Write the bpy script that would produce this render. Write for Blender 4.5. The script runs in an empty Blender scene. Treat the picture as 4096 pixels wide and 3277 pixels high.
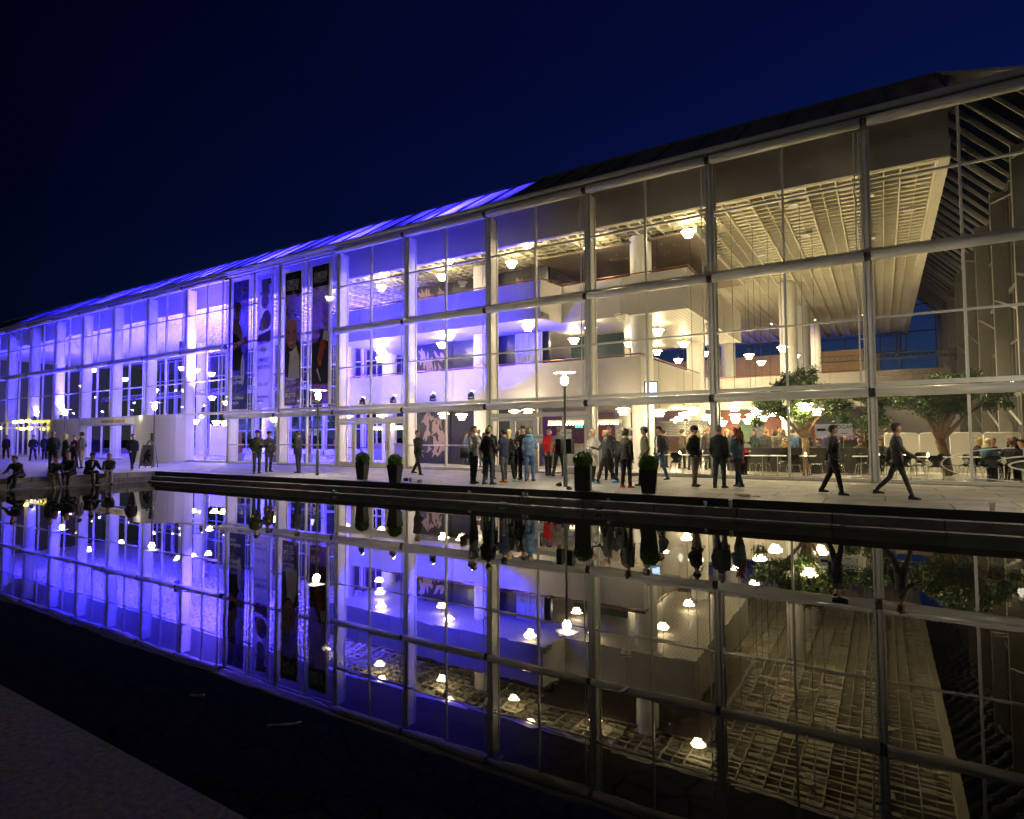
import bpy, math, random
import numpy as np
from mathutils import Vector, Matrix, Euler
random.seed(7)
R = math.radians
SC = bpy.context.scene
COL = SC.collection
# ------------------------------------------------------------------ camera
cam_d = bpy.data.cameras.new('camera')
cam = bpy.data.objects.new('camera', cam_d); COL.objects.link(cam)
cam_d.sensor_width = 36.0; cam_d.lens = 36.0 * 2380.85 / 4096.0
cam_d.clip_start = 0.1; cam_d.clip_end = 3000
def cam_matrix(loc, yaw, pitch, roll):
    fw = Vector((-math.sin(yaw)*math.cos(pitch), math.cos(yaw)*math.cos(pitch), math.sin(pitch)))
    rt = Vector((math.cos(yaw), math.sin(yaw), 0)); up = rt.cross(fw)
    r2 = math.cos(roll)*rt + math.sin(roll)*up
    u2 = -math.sin(roll)*rt + math.cos(roll)*up
    m = Matrix((r2, u2, -fw)).transposed().to_4x4(); m.translation = loc
    return m
cam.matrix_world = cam_matrix((0, -21.3, 1.45), R(31.9046), R(2.6588), R(-0.308))
SC.camera = cam
# ------------------------------------------------------------------ world: deep blue night sky
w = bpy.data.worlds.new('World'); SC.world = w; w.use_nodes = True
nt = w.node_tree; nt.nodes.clear()
out = nt.nodes.new('ShaderNodeOutputWorld'); bg = nt.nodes.new('ShaderNodeBackground')
tc = nt.nodes.new('ShaderNodeTexCoord'); sx = nt.nodes.new('ShaderNodeSeparateXYZ')
nt.links.new(tc.outputs['Generated'], sx.inputs[0])
rz = nt.nodes.new('ShaderNodeValToRGB')           # by height
e = rz.color_ramp.elements
e[0].position = 0.0; e[0].color = (0.005, 0.020, 0.036, 1)
e[1].position = 1.0; e[1].color = (0.0007, 0.0010, 0.009, 1)
for p, c in ((0.16, (0.0016, 0.0075, 0.036, 1)), (0.32, (0.0007, 0.0032, 0.026, 1)), (0.55, (0.0007, 0.0016, 0.017, 1))):
    n = e.new(p); n.color = c
nt.links.new(sx.outputs['Z'], rz.inputs[0])
ma = nt.nodes.new('ShaderNodeMath'); ma.operation = 'MULTIPLY_ADD'   # brighter to the north-east, dark in the west
nt.links.new(sx.outputs['X'], ma.inputs[0]); ma.inputs[1].default_value = 0.36; ma.inputs[2].default_value = 0.30
mc = nt.nodes.new('ShaderNodeClamp'); mc.inputs['Min'].default_value = 0.07; mc.inputs['Max'].default_value = .75
mb_ = nt.nodes.new('ShaderNodeMath'); mb_.operation = 'MULTIPLY_ADD'; mb_.inputs[1].default_value = 0.48
nt.links.new(sx.outputs['Y'], mb_.inputs[0]); nt.links.new(ma.outputs[0], mb_.inputs[2]); nt.links.new(mb_.outputs[0], mc.inputs[0])
nt.links.new(rz.outputs[0], bg.inputs[0]); nt.links.new(mc.outputs[0], bg.inputs[1])
# added warm fill low over the horizon behind the camera, lifts bulkhead and frames
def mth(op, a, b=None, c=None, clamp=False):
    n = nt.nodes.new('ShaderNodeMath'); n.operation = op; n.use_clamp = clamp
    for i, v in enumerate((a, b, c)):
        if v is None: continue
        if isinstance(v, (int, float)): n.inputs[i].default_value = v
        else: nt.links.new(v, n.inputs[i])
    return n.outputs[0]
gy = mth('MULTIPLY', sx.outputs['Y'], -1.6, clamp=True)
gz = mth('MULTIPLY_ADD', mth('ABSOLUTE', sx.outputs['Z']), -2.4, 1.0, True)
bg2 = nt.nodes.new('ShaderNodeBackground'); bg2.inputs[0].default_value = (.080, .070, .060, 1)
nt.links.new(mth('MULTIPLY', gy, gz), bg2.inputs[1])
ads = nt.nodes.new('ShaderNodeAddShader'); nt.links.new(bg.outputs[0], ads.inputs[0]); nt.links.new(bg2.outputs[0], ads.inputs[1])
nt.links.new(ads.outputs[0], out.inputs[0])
SC.view_settings.view_transform = 'Standard'; SC.view_settings.look = 'None'
SC.view_settings.exposure = 1.6; SC.view_settings.gamma = 1.0
cy = SC.cycles
cy.use_denoising = True
try: cy.denoiser = 'OPENIMAGEDENOISE'
except Exception: pass
cy.use_adaptive_sampling = True; cy.adaptive_threshold = 0.02
cy.max_bounces = 7; cy.diffuse_bounces = 3; cy.glossy_bounces = 4; cy.transmission_bounces = 4
cy.transparent_max_bounces = 24; cy.sample_clamp_indirect = 4.0; cy.sample_clamp_direct = 0
cy.caustics_reflective = False; cy.caustics_refractive = False; cy.use_light_tree = True

# ------------------------------------------------------------------ helpers
class MB:
    def __init__(s): s.v = []; s.f = []; s.m = []; s.k = 0
    def add(s, vs, fs, k=None):
        o = len(s.v); s.v += [tuple(p) for p in vs]; s.f += [tuple(i+o for i in q) for q in fs]
        s.m += [s.k if k is None else k]*len(fs); return s
    def box(s, x0, x1, y0, y1, z0, z1, k=None):
        return s.add([(x0,y0,z0),(x1,y0,z0),(x1,y1,z0),(x0,y1,z0),(x0,y0,z1),(x1,y0,z1),(x1,y1,z1),(x0,y1,z1)],
              [(0,3,2,1),(4,5,6,7),(0,1,5,4),(1,2,6,5),(2,3,7,6),(3,0,4,7)], k)
    def bar(s, p, q, a, b, k=None):
        p = Vector(p); q = Vector(q); d = (q-p).normalized()
        u = Vector((0,0,1)) if abs(d.z) < .95 else Vector((0,1,0))
        r = d.cross(u).normalized(); u = r.cross(d)
        vs = [c + r*i*a/2 + u*j*b/2 for c in (p, q) for i, j in ((-1,-1),(1,-1),(1,1),(-1,1))]
        return s.add(vs, [(0,3,2,1),(4,5,6,7),(0,1,5,4),(1,2,6,5),(2,3,7,6),(3,0,4,7)], k)
    def tube(s, p, q, r, n=10, r2=None, k=None, cap=True):
        p = Vector(p); q = Vector(q); d = (q-p).normalized()
        u = Vector((0,0,1)) if abs(d.z) < .95 else Vector((0,1,0))
        a = d.cross(u).normalized(); b = a.cross(d); r2 = r if r2 is None else r2
        vs = [c + (a*math.cos(t)+b*math.sin(t))*rr for c, rr in ((p, r), (q, r2)) for t in [2*math.pi*i/n for i in range(n)]]
        fs = [(i, (i+1) % n, n+(i+1) % n, n+i) for i in range(n)]
        if cap: fs += [tuple(range(n))[::-1], tuple(range(n, 2*n))]
        return s.add(vs, fs, k)
    def path(s, pts, r, n=6, k=None):
        for a, b in zip(pts[:-1], pts[1:]): s.tube(a, b, r, n, k=k)
        return s
    def lathe(s, prof, c=(0,0,0), n=20, k=None, sx=1, sy=1, cap=False):
        m = len(prof)
        vs = [(c[0]+r*sx*math.cos(2*math.pi*i/n), c[1]+r*sy*math.sin(2*math.pi*i/n), c[2]+z) for r, z in prof for i in range(n)]
        fs = [(j*n+i, j*n+(i+1) % n, (j+1)*n+(i+1) % n, (j+1)*n+i) for j in range(m-1) for i in range(n)]
        if cap: fs += [tuple(range(n))[::-1], tuple((m-1)*n+i for i in range(n))]
        return s.add(vs, fs, k)
    def ball(s, c, rx, ry=None, rz=None, n=12, m=8, k=None):
        ry = rx if ry is None else ry; rz = rx if rz is None else rz
        prof = [(math.sin(math.pi*j/m), -math.cos(math.pi*j/m)) for j in range(m+1)]
        vs = [(c[0]+r*rx*math.cos(2*math.pi*i/n), c[1]+r*ry*math.sin(2*math.pi*i/n), c[2]+z*rz) for r, z in prof for i in range(n)]
        fs = [(j*n+i, j*n+(i+1) % n, (j+1)*n+(i+1) % n, (j+1)*n+i) for j in range(m) for i in range(n)]
        return s.add(vs, fs, k)
    def quad(s, a, b, c, d, k=None): return s.add([a, b, c, d], [(0,1,2,3)], k)
    def poly(s, pts, t, axis=(0,1,0), k=None):      # flat outline given thickness t along axis
        ax = Vector(axis)*t; n = len(pts)
        vs = [Vector(p) for p in pts] + [Vector(p)+ax for p in pts]
        fs = [tuple(range(n)), tuple(range(n, 2*n))[::-1]] + [(i, n+i, n+(i+1) % n, (i+1) % n) for i in range(n)]
        return s.add(vs, fs, k)
    def xf(s, M, start=0):
        s.v[start:] = [tuple(M @ Vector(p)) for p in s.v[start:]]; return s
    def mesh(s, name, mats, smooth=False):
        me = bpy.data.meshes.new(name); me.from_pydata(s.v, [], s.f)
        if not isinstance(mats, (list, tuple)): mats = [mats]
        for m in mats: me.materials.append(m)
        if len(mats) > 1: me.polygons.foreach_set('material_index', s.m)
        if smooth: me.polygons.foreach_set('use_smooth', [True]*len(me.polygons))
        me.update(); return me
    def build(s, name, mats, parent=None, smooth=False, loc=None, rz=None):
        return link(name, s.mesh(name, mats, smooth), parent, loc, rz)
def link(name, me, parent=None, loc=None, rz=None):
    o = bpy.data.objects.new(name, me); COL.objects.link(o)
    if parent: o.parent = parent
    if loc: o.location = loc
    if rz is not None: o.rotation_euler = (0, 0, rz)
    return o
def tag(o, label, cat, group=None, kind=None):
    if label: o['label'] = label
    if cat: o['category'] = cat
    if group: o['group'] = group
    if kind: o['kind'] = kind
    return o
def thing(name, label, cat, loc=(0,0,0), rz=0, group=None, sc=None):
    o = bpy.data.objects.new(name, None); COL.objects.link(o); o.empty_display_size = .2
    o.location = loc; o.rotation_euler = (0, 0, rz)
    if sc: o.scale = (sc, sc, sc)
    return tag(o, label, cat, group)
KIDS = {}
def copy_tree(o, parent=None):
    c = o.copy(); COL.objects.link(c)
    if parent: c.parent = parent
    for ch in [x for x in COL.objects if x.parent == o] if o.name not in KIDS else KIDS[o.name]: copy_tree(ch, c)
    return c
def struct(o): o['kind'] = 'structure'; return o
# ------------------------------------------------------------------ materials
def mat(name, col, rough=.6, metal=0., emis=None, es=0., bump=0., bs=20., var=0., vs=3., spec=None, coord='Object'):
    m = bpy.data.materials.new(name); m.use_nodes = True
    t = m.node_tree; b = t.nodes['Principled BSDF']
    b.inputs['Base Color'].default_value = (*col, 1); b.inputs['Roughness'].default_value = rough
    b.inputs['Metallic'].default_value = metal
    if spec is not None: b.inputs['Specular IOR Level'].default_value = spec
    if emis: b.inputs['Emission Color'].default_value = (*emis, 1); b.inputs['Emission Strength'].default_value = es
    if bump or var:
        tcn = t.nodes.new('ShaderNodeTexCoord')
    if var:
        n = t.nodes.new('ShaderNodeTexNoise'); n.inputs['Scale'].default_value = vs; n.inputs['Detail'].default_value = 5
        t.links.new(tcn.outputs[coord], n.inputs['Vector'])
        r = t.nodes.new('ShaderNodeMapRange'); r.inputs[1].default_value = .3; r.inputs[2].default_value = .7
        r.inputs[3].default_value = 1-var; r.inputs[4].default_value = 1+var
        t.links.new(n.outputs[0], r.inputs[0])
        v = t.nodes.new('ShaderNodeVectorMath'); v.operation = 'SCALE'; v.inputs[0].default_value = col
        t.links.new(r.outputs[0], v.inputs['Scale']); t.links.new(v.outputs[0], b.inputs['Base Color'])
    if bump:
        n = t.nodes.new('ShaderNodeTexNoise'); n.inputs['Scale'].default_value = bs; n.inputs['Detail'].default_value = 4
        t.links.new(tcn.outputs[coord], n.inputs['Vector'])
        u = t.nodes.new('ShaderNodeBump'); u.inputs['Strength'].default_value = bump; u.inputs['Distance'].default_value = .02
        t.links.new(n.outputs[0], u.inputs['Height']); t.links.new(u.outputs[0], b.inputs['Normal'])
    return m
def brickmat(name, c1, c2, mortar, bw, bh, ms, rough=.7, rot=None, offset=.5, bump=.3, var=.15, plane='XY', mort_dark=True, vs=1.3):
    m = bpy.data.materials.new(name); m.use_nodes = True; t = m.node_tree; b = t.nodes['Principled BSDF']
    b.inputs['Roughness'].default_value = rough
    tcn = t.nodes.new('ShaderNodeTexCoord'); mp = t.nodes.new('ShaderNodeMapping')
    if rot: mp.inputs['Rotation'].default_value = rot
    t.links.new(tcn.outputs['Object'], mp.inputs[0])
    br = t.nodes.new('ShaderNodeTexBrick'); br.offset = offset
    br.inputs['Color1'].default_value = (*c1, 1); br.inputs['Color2'].default_value = (*c2, 1); br.inputs['Mortar'].default_value = (*mortar, 1)
    br.inputs['Scale'].default_value = 1; br.inputs['Brick Width'].default_value = bw; br.inputs['Row Height'].default_value = bh
    br.inputs['Mortar Size'].default_value = ms; br.inputs['Mortar Smooth'].default_value = .3
    t.links.new(mp.outputs[0], br.inputs[0])
    n = t.nodes.new('ShaderNodeTexNoise'); n.inputs['Scale'].default_value = vs; n.inputs['Detail'].default_value = 8; n.inputs['Roughness'].default_value = .65
    t.links.new(tcn.outputs['Object'], n.inputs['Vector'])
    r = t.nodes.new('ShaderNodeMapRange'); r.inputs[1].default_value = .3; r.inputs[2].default_value = .7; r.inputs[3].default_value = 1-var; r.inputs[4].default_value = 1+var
    t.links.new(n.outputs[0], r.inputs[0])
    v = t.nodes.new('ShaderNodeVectorMath'); v.operation = 'SCALE'
    t.links.new(br.outputs[0], v.inputs[0]); t.links.new(r.outputs[0], v.inputs['Scale']); t.links.new(v.outputs[0], b.inputs['Base Color'])
    u = t.nodes.new('ShaderNodeBump'); u.inputs['Strength'].default_value = bump; u.inputs['Distance'].default_value = .02; u.invert = True
    t.links.new(br.outputs['Fac'], u.inputs['Height']); t.links.new(u.outputs[0], b.inputs['Normal'])
    return m
def glassmat(name, tint=(.93, .96, .95), ior=1.5, rough=0.):
    m = bpy.data.materials.new(name); m.use_nodes = True; t = m.node_tree; t.nodes.clear()
    o = t.nodes.new('ShaderNodeOutputMaterial'); mx = t.nodes.new('ShaderNodeMixShader')
    tr = t.nodes.new('ShaderNodeBsdfTransparent'); gl = t.nodes.new('ShaderNodeBsdfGlossy'); fr = t.nodes.new('ShaderNodeFresnel')
    tr.inputs[0].default_value = (*tint, 1); gl.inputs['Roughness'].default_value = rough; fr.inputs[0].default_value = ior
    mm = t.nodes.new('ShaderNodeMath'); mm.operation = 'MULTIPLY'; mm.inputs[1].default_value = 1.3; mm.use_clamp = True
    t.links.new(fr.outputs[0], mm.inputs[0])
    t.links.new(mm.outputs[0], mx.inputs[0]); t.links.new(tr.outputs[0], mx.inputs[1]); t.links.new(gl.outputs[0], mx.inputs[2])
    t.links.new(mx.outputs[0], o.inputs[0]); return m
M = {}
M['steel'] = mat('painted_steel', (.62, .61, .58), .38, .0, bump=.06, bs=40, var=.06, vs=2)
M['tube'] = mat('tube_paint', (.60, .59, .55), .28, .0, var=.08, vs=1.5)
M['frame'] = mat('grey_frame', (.60, .59, .56), .4, .0, var=.08)
M['sideframe'] = mat('side_frame', (.22, .21, .18), .5)
M['cream'] = mat('cream_frame', (.72, .70, .62), .4, var=.04)
M['joint'] = mat('dark_joint', (.03, .03, .03), .5)
M['white'] = mat('white_plaster', (.78, .77, .73), .65, bump=.05, bs=60, var=.03)
M['panel'] = mat('fine_panel', (.50, .48, .45), .5, bump=.25, bs=8, var=.05, vs=2)
M['bulk'] = mat('grey_bulkhead', (.66, .63, .58), .8, bump=.03, bs=90, var=.05, vs=1)
M['ceil'] = mat('coffer_white', (.78, .74, .60), .7, var=.05, vs=.7)
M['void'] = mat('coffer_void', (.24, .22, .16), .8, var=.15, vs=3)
M['brown'] = mat('brown_plaster', (.32, .26, .20), .8, var=.12, vs=1.2)
M['rail'] = mat('copper_rail', (.25, .10, .05), .3, .7)
M['black'] = mat('black_paint', (.012, .012, .014), .5, var=.2)
M['gold'] = mat('brass', (.65, .42, .12), .3, .9)
M['teal'] = mat('teal_wall', (.008, .030, .036), .7, var=.1)
M['floor'] = brickmat('polished_floor', (.62, .60, .54), (.58, .56, .51), (.4, .38, .34), 1.2, 1.2, .01, rough=.22, offset=0, bump=.05, var=.06)
M['brick'] = brickmat('yellow_brick', (.30, .19, .09), (.24, .14, .065), (.20, .15, .10), .24, .08, .012, rot=(R(90), 0, 0), bump=.5, var=.1)
M['brick_dark'] = brickmat('red_brick', (.22, .08, .05), (.17, .06, .045), (.2, .15, .12), .24, .08, .012, rot=(R(90), 0, 0), bump=.5)
M['pave'] = brickmat('granite_paving', (.31, .295, .265), (.26, .25, .23), (.03, .028, .024), 2.3, 1.15, .014, rough=.62, rot=(0, 0, 0), bump=.6, var=.38, vs=1.6)
M['stone'] = brickmat('granite_step', (.21, .195, .17), (.17, .16, .145), (.04, .04, .035), 1.9, 5.0, .016, rough=.7, rot=(0, 0, 0), bump=.5, var=.38, vs=2.2)
M['stone2'] = brickmat('granite_step_end', (.21, .195, .17), (.17, .16, .145), (.04, .04, .035), 1.9, 5.0, .016, rough=.7, rot=(0, 0, R(90)), bump=.5, var=.38, vs=2.2)
M['edge'] = brickmat('granite_edging', (.11, .095, .09), (.08, .07, .068), (.07, .06, .055), 3.2, 1.6, .012, rough=.9, bump=.6, var=.75, vs=34)
M['glass'] = glassmat('pane_glass')
M['foliage'] = mat('leaf_green', (.085, .14, .035), .5, var=.45, vs=6)
M['foliage2'] = mat('boxwood_green', (.10, .22, .02), .5, var=.5, vs=14)
M['bark'] = mat('bark', (.20, .13, .07), .85, bump=.9, bs=14, var=.35, vs=10)
M['chrome'] = mat('chrome', (.6, .6, .6), .18, 1.)
M['chair'] = mat('black_shell', (.012, .012, .012), .25, var=.1)
M['planter'] = mat('black_planter', (.014, .014, .015), .45, var=.2)
M['pole'] = mat('galvanised', (.16, .17, .16), .5, .5, var=.2, vs=8)
M['stair'] = mat('warm_white', (.8, .78, .7), .6)
M['table'] = mat('table_white', (.75, .74, .70), .3)
M['paper'] = mat('paper', (.75, .76, .78), .7)
M['ink'] = mat('ink', (.02, .02, .025), .6)
M['wood'] = mat('orange_wood', (.42, .17, .06), .4, var=.15, vs=4)
M['counter'] = mat('grey_counter', (.16, .17, .20), .5, var=.08)
M['sofa'] = mat('dark_leather', (.035, .034, .03), .45, bump=.2, bs=8, var=.2)
M['lampshade'] = mat('lit_shade', (.9, .88, .8), .6, emis=(1, .77, .42), es=11.5)
M['shade_off'] = mat('unlit_shade', (.85, .84, .78), .4)
M['bulb'] = mat('bulb', (1, 1, 1), .5, emis=(1, .82, .52), es=85.)
M['post_glow'] = mat('post_glow', (1, 1, 1), .5, emis=(1, .92, .72), es=60.)
M['disc'] = mat('lamp_disc', (.88, .88, .86), .3)
M['screen'] = mat('screen', (.02, .02, .02), .3, emis=(.45, .65, 1), es=1.6)
M['candle'] = mat('candle_glow', (1, .8, .5), .5, emis=(1, .55, .18), es=9.)
M['blue_led'] = mat('blue_glow', (.1, .1, .9), .5, emis=(.12, .08, 1), es=1.1)
M['pipe_white'] = mat('white_aluminium', (.70, .70, .70), .35, .4)
# water: dark cobbled basin under a still film
def watermat():
    m = bpy.data.materials.new('pool_water'); m.use_nodes = True; t = m.node_tree; b = t.nodes['Principled BSDF']
    b.inputs['Roughness'].default_value = .0; b.inputs['IOR'].default_value = 1.36
    tcn = t.nodes.new('ShaderNodeTexCoord')
    vo = t.nodes.new('ShaderNodeTexVoronoi'); vo.feature = 'DISTANCE_TO_EDGE'; vo.inputs['Scale'].default_value = 5.5
    t.links.new(tcn.outputs['Object'], vo.inputs['Vector'])
    cr = t.nodes.new('ShaderNodeValToRGB'); cr.color_ramp.elements[0].color = (.002, .002, .002, 1); cr.color_ramp.elements[1].color = (.022, .020, .014, 1); cr.color_ramp.elements[1].position = .09
    t.links.new(vo.outputs['Distance'], cr.inputs[0]); t.links.new(cr.outputs[0], b.inputs['Base Color'])
    n1 = t.nodes.new('ShaderNodeTexNoise'); n1.inputs['Scale'].default_value = .9; n1.inputs['Detail'].default_value = 3
    n2 = t.nodes.new('ShaderNodeTexNoise'); n2.inputs['Scale'].default_value = 6.; n2.inputs['Detail'].default_value = 2
    mp = t.nodes.new('ShaderNodeMapping'); mp.inputs['Scale'].default_value = (.5, 1.6, 1)
    t.links.new(tcn.outputs['Object'], mp.inputs[0]); t.links.new(mp.outputs[0], n1.inputs['Vector']); t.links.new(mp.outputs[0], n2.inputs['Vector'])
    ad = t.nodes.new('ShaderNodeMath'); ad.operation = 'MULTIPLY_ADD'; ad.inputs[1].default_value = .07
    t.links.new(n2.outputs[0], ad.inputs[0]); t.links.new(n1.outputs[0], ad.inputs[2])
    u = t.nodes.new('ShaderNodeBump'); u.inputs['Strength'].default_value = 1.; u.inputs['Distance'].default_value = .0015
    t.links.new(ad.outputs[0], u.inputs['Height']); t.links.new(u.outputs[0], b.inputs['Normal'])
    return m
M['water'] = watermat()
def roofmat():
    m = bpy.data.materials.new('roof_glass'); m.use_nodes = True; t = m.node_tree; t.nodes.clear()
    o = t.nodes.new('ShaderNodeOutputMaterial'); mx = t.nodes.new('ShaderNodeMixShader'); m2 = t.nodes.new('ShaderNodeMixShader')
    tl = t.nodes.new('ShaderNodeBsdfTranslucent'); gl = t.nodes.new('ShaderNodeBsdfGlossy'); df = t.nodes.new('ShaderNodeBsdfDiffuse')
    tcn = t.nodes.new('ShaderNodeTexCoord'); mp = t.nodes.new('ShaderNodeMapping'); mp.inputs['Scale'].default_value = (1.2, .25, .25)
    mp.inputs['Rotation'].default_value = (0, 0, R(25))
    n = t.nodes.new('ShaderNodeTexNoise'); n.inputs['Scale'].default_value = 1.; n.inputs['Detail'].default_value = 4
    t.links.new(tcn.outputs['Object'], mp.inputs[0]); t.links.new(mp.outputs[0], n.inputs['Vector'])
    r = t.nodes.new('ShaderNodeMapRange'); r.inputs[1].default_value = .35; r.inputs[2].default_value = .65; r.inputs[3].default_value = .12; r.inputs[4].default_value = .8
    t.links.new(n.outputs[0], r.inputs[0]); t.links.new(r.outputs[0], tl.inputs[0])
    df.inputs[0].default_value = (.30, .28, .24, 1); gl.inputs['Roughness'].default_value = .15; gl.inputs[0].default_value = (.5, .5, .5, 1)
    mx.inputs[0].default_value = .35; m2.inputs[0].default_value = .12
    t.links.new(tl.outputs[0], mx.inputs[1]); t.links.new(df.outputs[0], mx.inputs[2])
    t.links.new(mx.outputs[0], m2.inputs[1]); t.links.new(gl.outputs[0], m2.inputs[2]); t.links.new(m2.outputs[0], o.inputs[0])
    return m
M['roof'] = roofmat()
CLOTH = {}
def cloth(c, rough=.8):
    k = (tuple(round(x, 3) for x in c), rough)
    if k not in CLOTH: CLOTH[k] = mat('cloth', c, rough, bump=.9, bs=7, var=.42, vs=5)
    return CLOTH[k]
FONT = None
def text_mesh(s, size, bold=0., extr=.004, name='lettering', mt=None, xs=1., align='LEFT'):
    cu = bpy.data.curves.new('t', 'FONT'); cu.body = s; cu.size = size; cu.extrude = extr; cu.offset = bold; cu.align_x = align
    cu.resolution_u = 2; cu.space_line = .9
    o = bpy.data.objects.new('t', cu); COL.objects.link(o)
    dg = bpy.context.evaluated_depsgraph_get(); me = bpy.data.meshes.new_from_object(o.evaluated_get(dg))
    bpy.data.objects.remove(o); bpy.data.curves.remove(cu)
    me.name = name; me.materials.clear()
    if mt: me.materials.append(mt)
    # stand the text up facing -Y
    me.transform(Matrix.Scale(xs, 4, (1, 0, 0))); me.transform(Matrix.Rotation(R(90), 4, 'X')); return me

# ================================================================== THE SETTING
BAY = 4.72
def CX(i): return -0.25 - BAY*i
o = MB().quad((-2000,-2000,-.72),(2000,-2000,-.72),(2000,2000,-.72),(-2000,2000,-.72)).build('ground', mat('dark_ground', (.03, .03, .03), .9, var=.3)); struct(o)
# plaza: a slab in front of the glass front and round the left end of the pool
b = MB(); b.box(-110, 30, -6.9, .45, -.70, 0); struct(b.build('plaza_pavement', M['pave']))
b = MB(); b.box(-110, -28, -60, -6.9-.0, -.70, 0); struct(b.build('plaza_pavement', M['pave']))
b = MB(); b.box(-28+.0, 30, -60, -19.85, -.70, 0); struct(b.build('pool_edging', M['edge']))
b = MB(); b.box(-27.7, 30, -7.2, -6.9, -.70, -.19); b.box(-27.4, 30, -7.5, -7.2, -.70, -.38); struct(b.build('pool_steps', M['stone']))
b = MB(); b.box(-28, -27.7, -19.85, -6.9, -.70, -.19); b.box(-27.7, -27.4, -19.85, -7.2, -.70, -.38); struct(b.build('pool_steps', M['stone2']))
b = MB(); b.quad((-27.4,-19.85,-.43),(30,-19.85,-.43),(30,-7.5,-.43),(-27.4,-7.5,-.43)); struct(b.build('pool_water', M['water']))

# ================================================================== THE HALL
NB = 17                                   # bays to the left
XL, XR = CX(NB), 4.47
hall = thing('concert_hall', 'long glass fronted hall behind the pool, violet on the left and warm on the right', 'concert hall')
struct_floor = MB().box(XL, XR, .45, 40, -.2, .02).build('floor', M['floor'], hall)
# facade columns: front post + deep fin plate behind the glass
def column_mesh():
    b = MB(); b.box(-.045, .045, -.10, -.02, 0, 11.25); b.box(-.085, .085, -.02, .0, 0, 11.25); b.box(-.02, .02, .0, .16, 0, 11.2)
    return b.mesh('post', M['frame'])
def fin_mesh():
    b = MB(); b.box(-.04, .04, .10, .54, .02, 11.1); b.box(-.085, .085, .54, .60, .02, 11.1)
    for z in (2.95, 5.05, 7.1, 9.3): b.box(-.13, .13, .04, .30, z-.03, z+.03)
    return b.mesh('fin', M['white'])
pm, fm = column_mesh(), fin_mesh()
for i in range(-1, NB+1):
    link('facade_post', pm, hall, (CX(i), 0, 0)); link('column', fm, hall, (CX(i), 0, 0))
# sunblind tubes with dark couplings
def tube_mesh(L=BAY, r=.145):
    b = MB(); b.tube((.09, 0, 0), (L-.09, 0, 0), r, 18, k=0)
    b.tube((.02, 0, 0), (.09, 0, 0), r*.93, 12, k=1); b.tube((L-.09, 0, 0), (L-.02, 0, 0), r*.93, 12, k=1)
    for x in (.055, L-.055): b.box(x-.02, x+.02, 0, .2, -.05, .05, k=1)
    return b.mesh('sunblind_tube', [M['tube'], M['joint']], True)
tm = tube_mesh()
for i in range(-1, NB):
    x = CX(i+1)
    if i < 7: link('sunblind_tube', tm, hall, (x, -.26, 2.75))
    if i not in (5, 6):
        link('sunblind_tube', tm, hall, (x, -.26, 6.92)); link('sunblind_tube', tm, hall, (x, -.26, 11.13))
# ladder rods beside every column
def ladder_mesh():
    b = MB()
    for z0, z1 in ((3.1, 6.7), (7.2, 10.95)):
        b.tube((-.28, -.07, z0), (-.28, -.07, z1), .022, 6); b.tube((-.16, -.07, z0), (-.16, -.07, z1), .014, 6)
        for k in range(4): z = z0+.35+k*(z1-z0-.7)/3; b.tube((-.28, -.07, z), (-.04, -.07, z), .014, 5)
    return b.mesh('guide_rods', M['steel'])
lm = ladder_mesh()
for i in range(0, NB): link('guide_rods', lm, hall, (CX(i), 0, 0))
# windows: one unit per bay and storey, glass and frame as sub-parts
def win(name, x0, x1, z0, z1, vs, hs, fm_, fw=.075, y=0., axis='x', parent=hall, gm=None, fd=.10):
    e_ = bpy.data.objects.new(name, None); COL.objects.link(e_); e_.parent = parent
    f = MB(); g = MB()
    def bx(a0, a1, zz0, zz1, d0, d1):
        if axis == 'x': f.box(a0, a1, y+d0, y+d1, zz0, zz1)
        else: f.box(y+d0, y+d1, a0, a1, zz0, zz1)
    bx(x0, x1, z0, z0+fw, -fd/2, fd/2); bx(x0, x1, z1-fw*.8, z1, -fd/2, fd/2)
    bx(x0, x0+fw*.6, z0+fw, z1-fw*.8, -fd/2, fd/2); bx(x1-fw*.6, x1, z0+fw, z1-fw*.8, -fd/2, fd/2)
    for v in vs: bx(v-fw*.45, v+fw*.45, z0+fw, z1-fw*.8, -fd/2-.012, fd/2+.012)
    for h in hs: bx(x0+fw*.6, x1-fw*.6, h-fw*.4, h+fw*.4, -fd/2-.004, fd/2+.004)
    if axis == 'x': g.quad((x0, y, z0), (x1, y, z0), (x1, y, z1), (x0, y, z1))
    else: g.quad((y, x0, z0), (y, x1, z0), (y, x1, z1), (y, x0, z1))
    f.build('frame', fm_, e_); g.build('glass_pane', gm or M['glass'], e_); return e_
for i in range(-1, NB):
    a, c = CX(i+1)+.088, CX(i)-.088; mid = (a+c)/2
    win('window', a, c, 3.0, 7.12, [mid], [5.05], M['frame'])
    win('window', a, c, 7.125, 11.15, [mid], [9.3], M['frame'])
    fr = M['steel'] if i < 4 else M['cream']
    if i in (-1, 0, 1, 7): win('window', a, c, .04, 2.995, [mid], [], fr)
    elif i in (3, 5, 6): win('window', a, c, .04, 2.995, [mid], [1.1], fr)
    elif i in (12, 13, 14, 15, 16): win('window', a, c, .04, 2.995, [a+1.15, mid, c-1.15], [2.5], fr)
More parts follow.
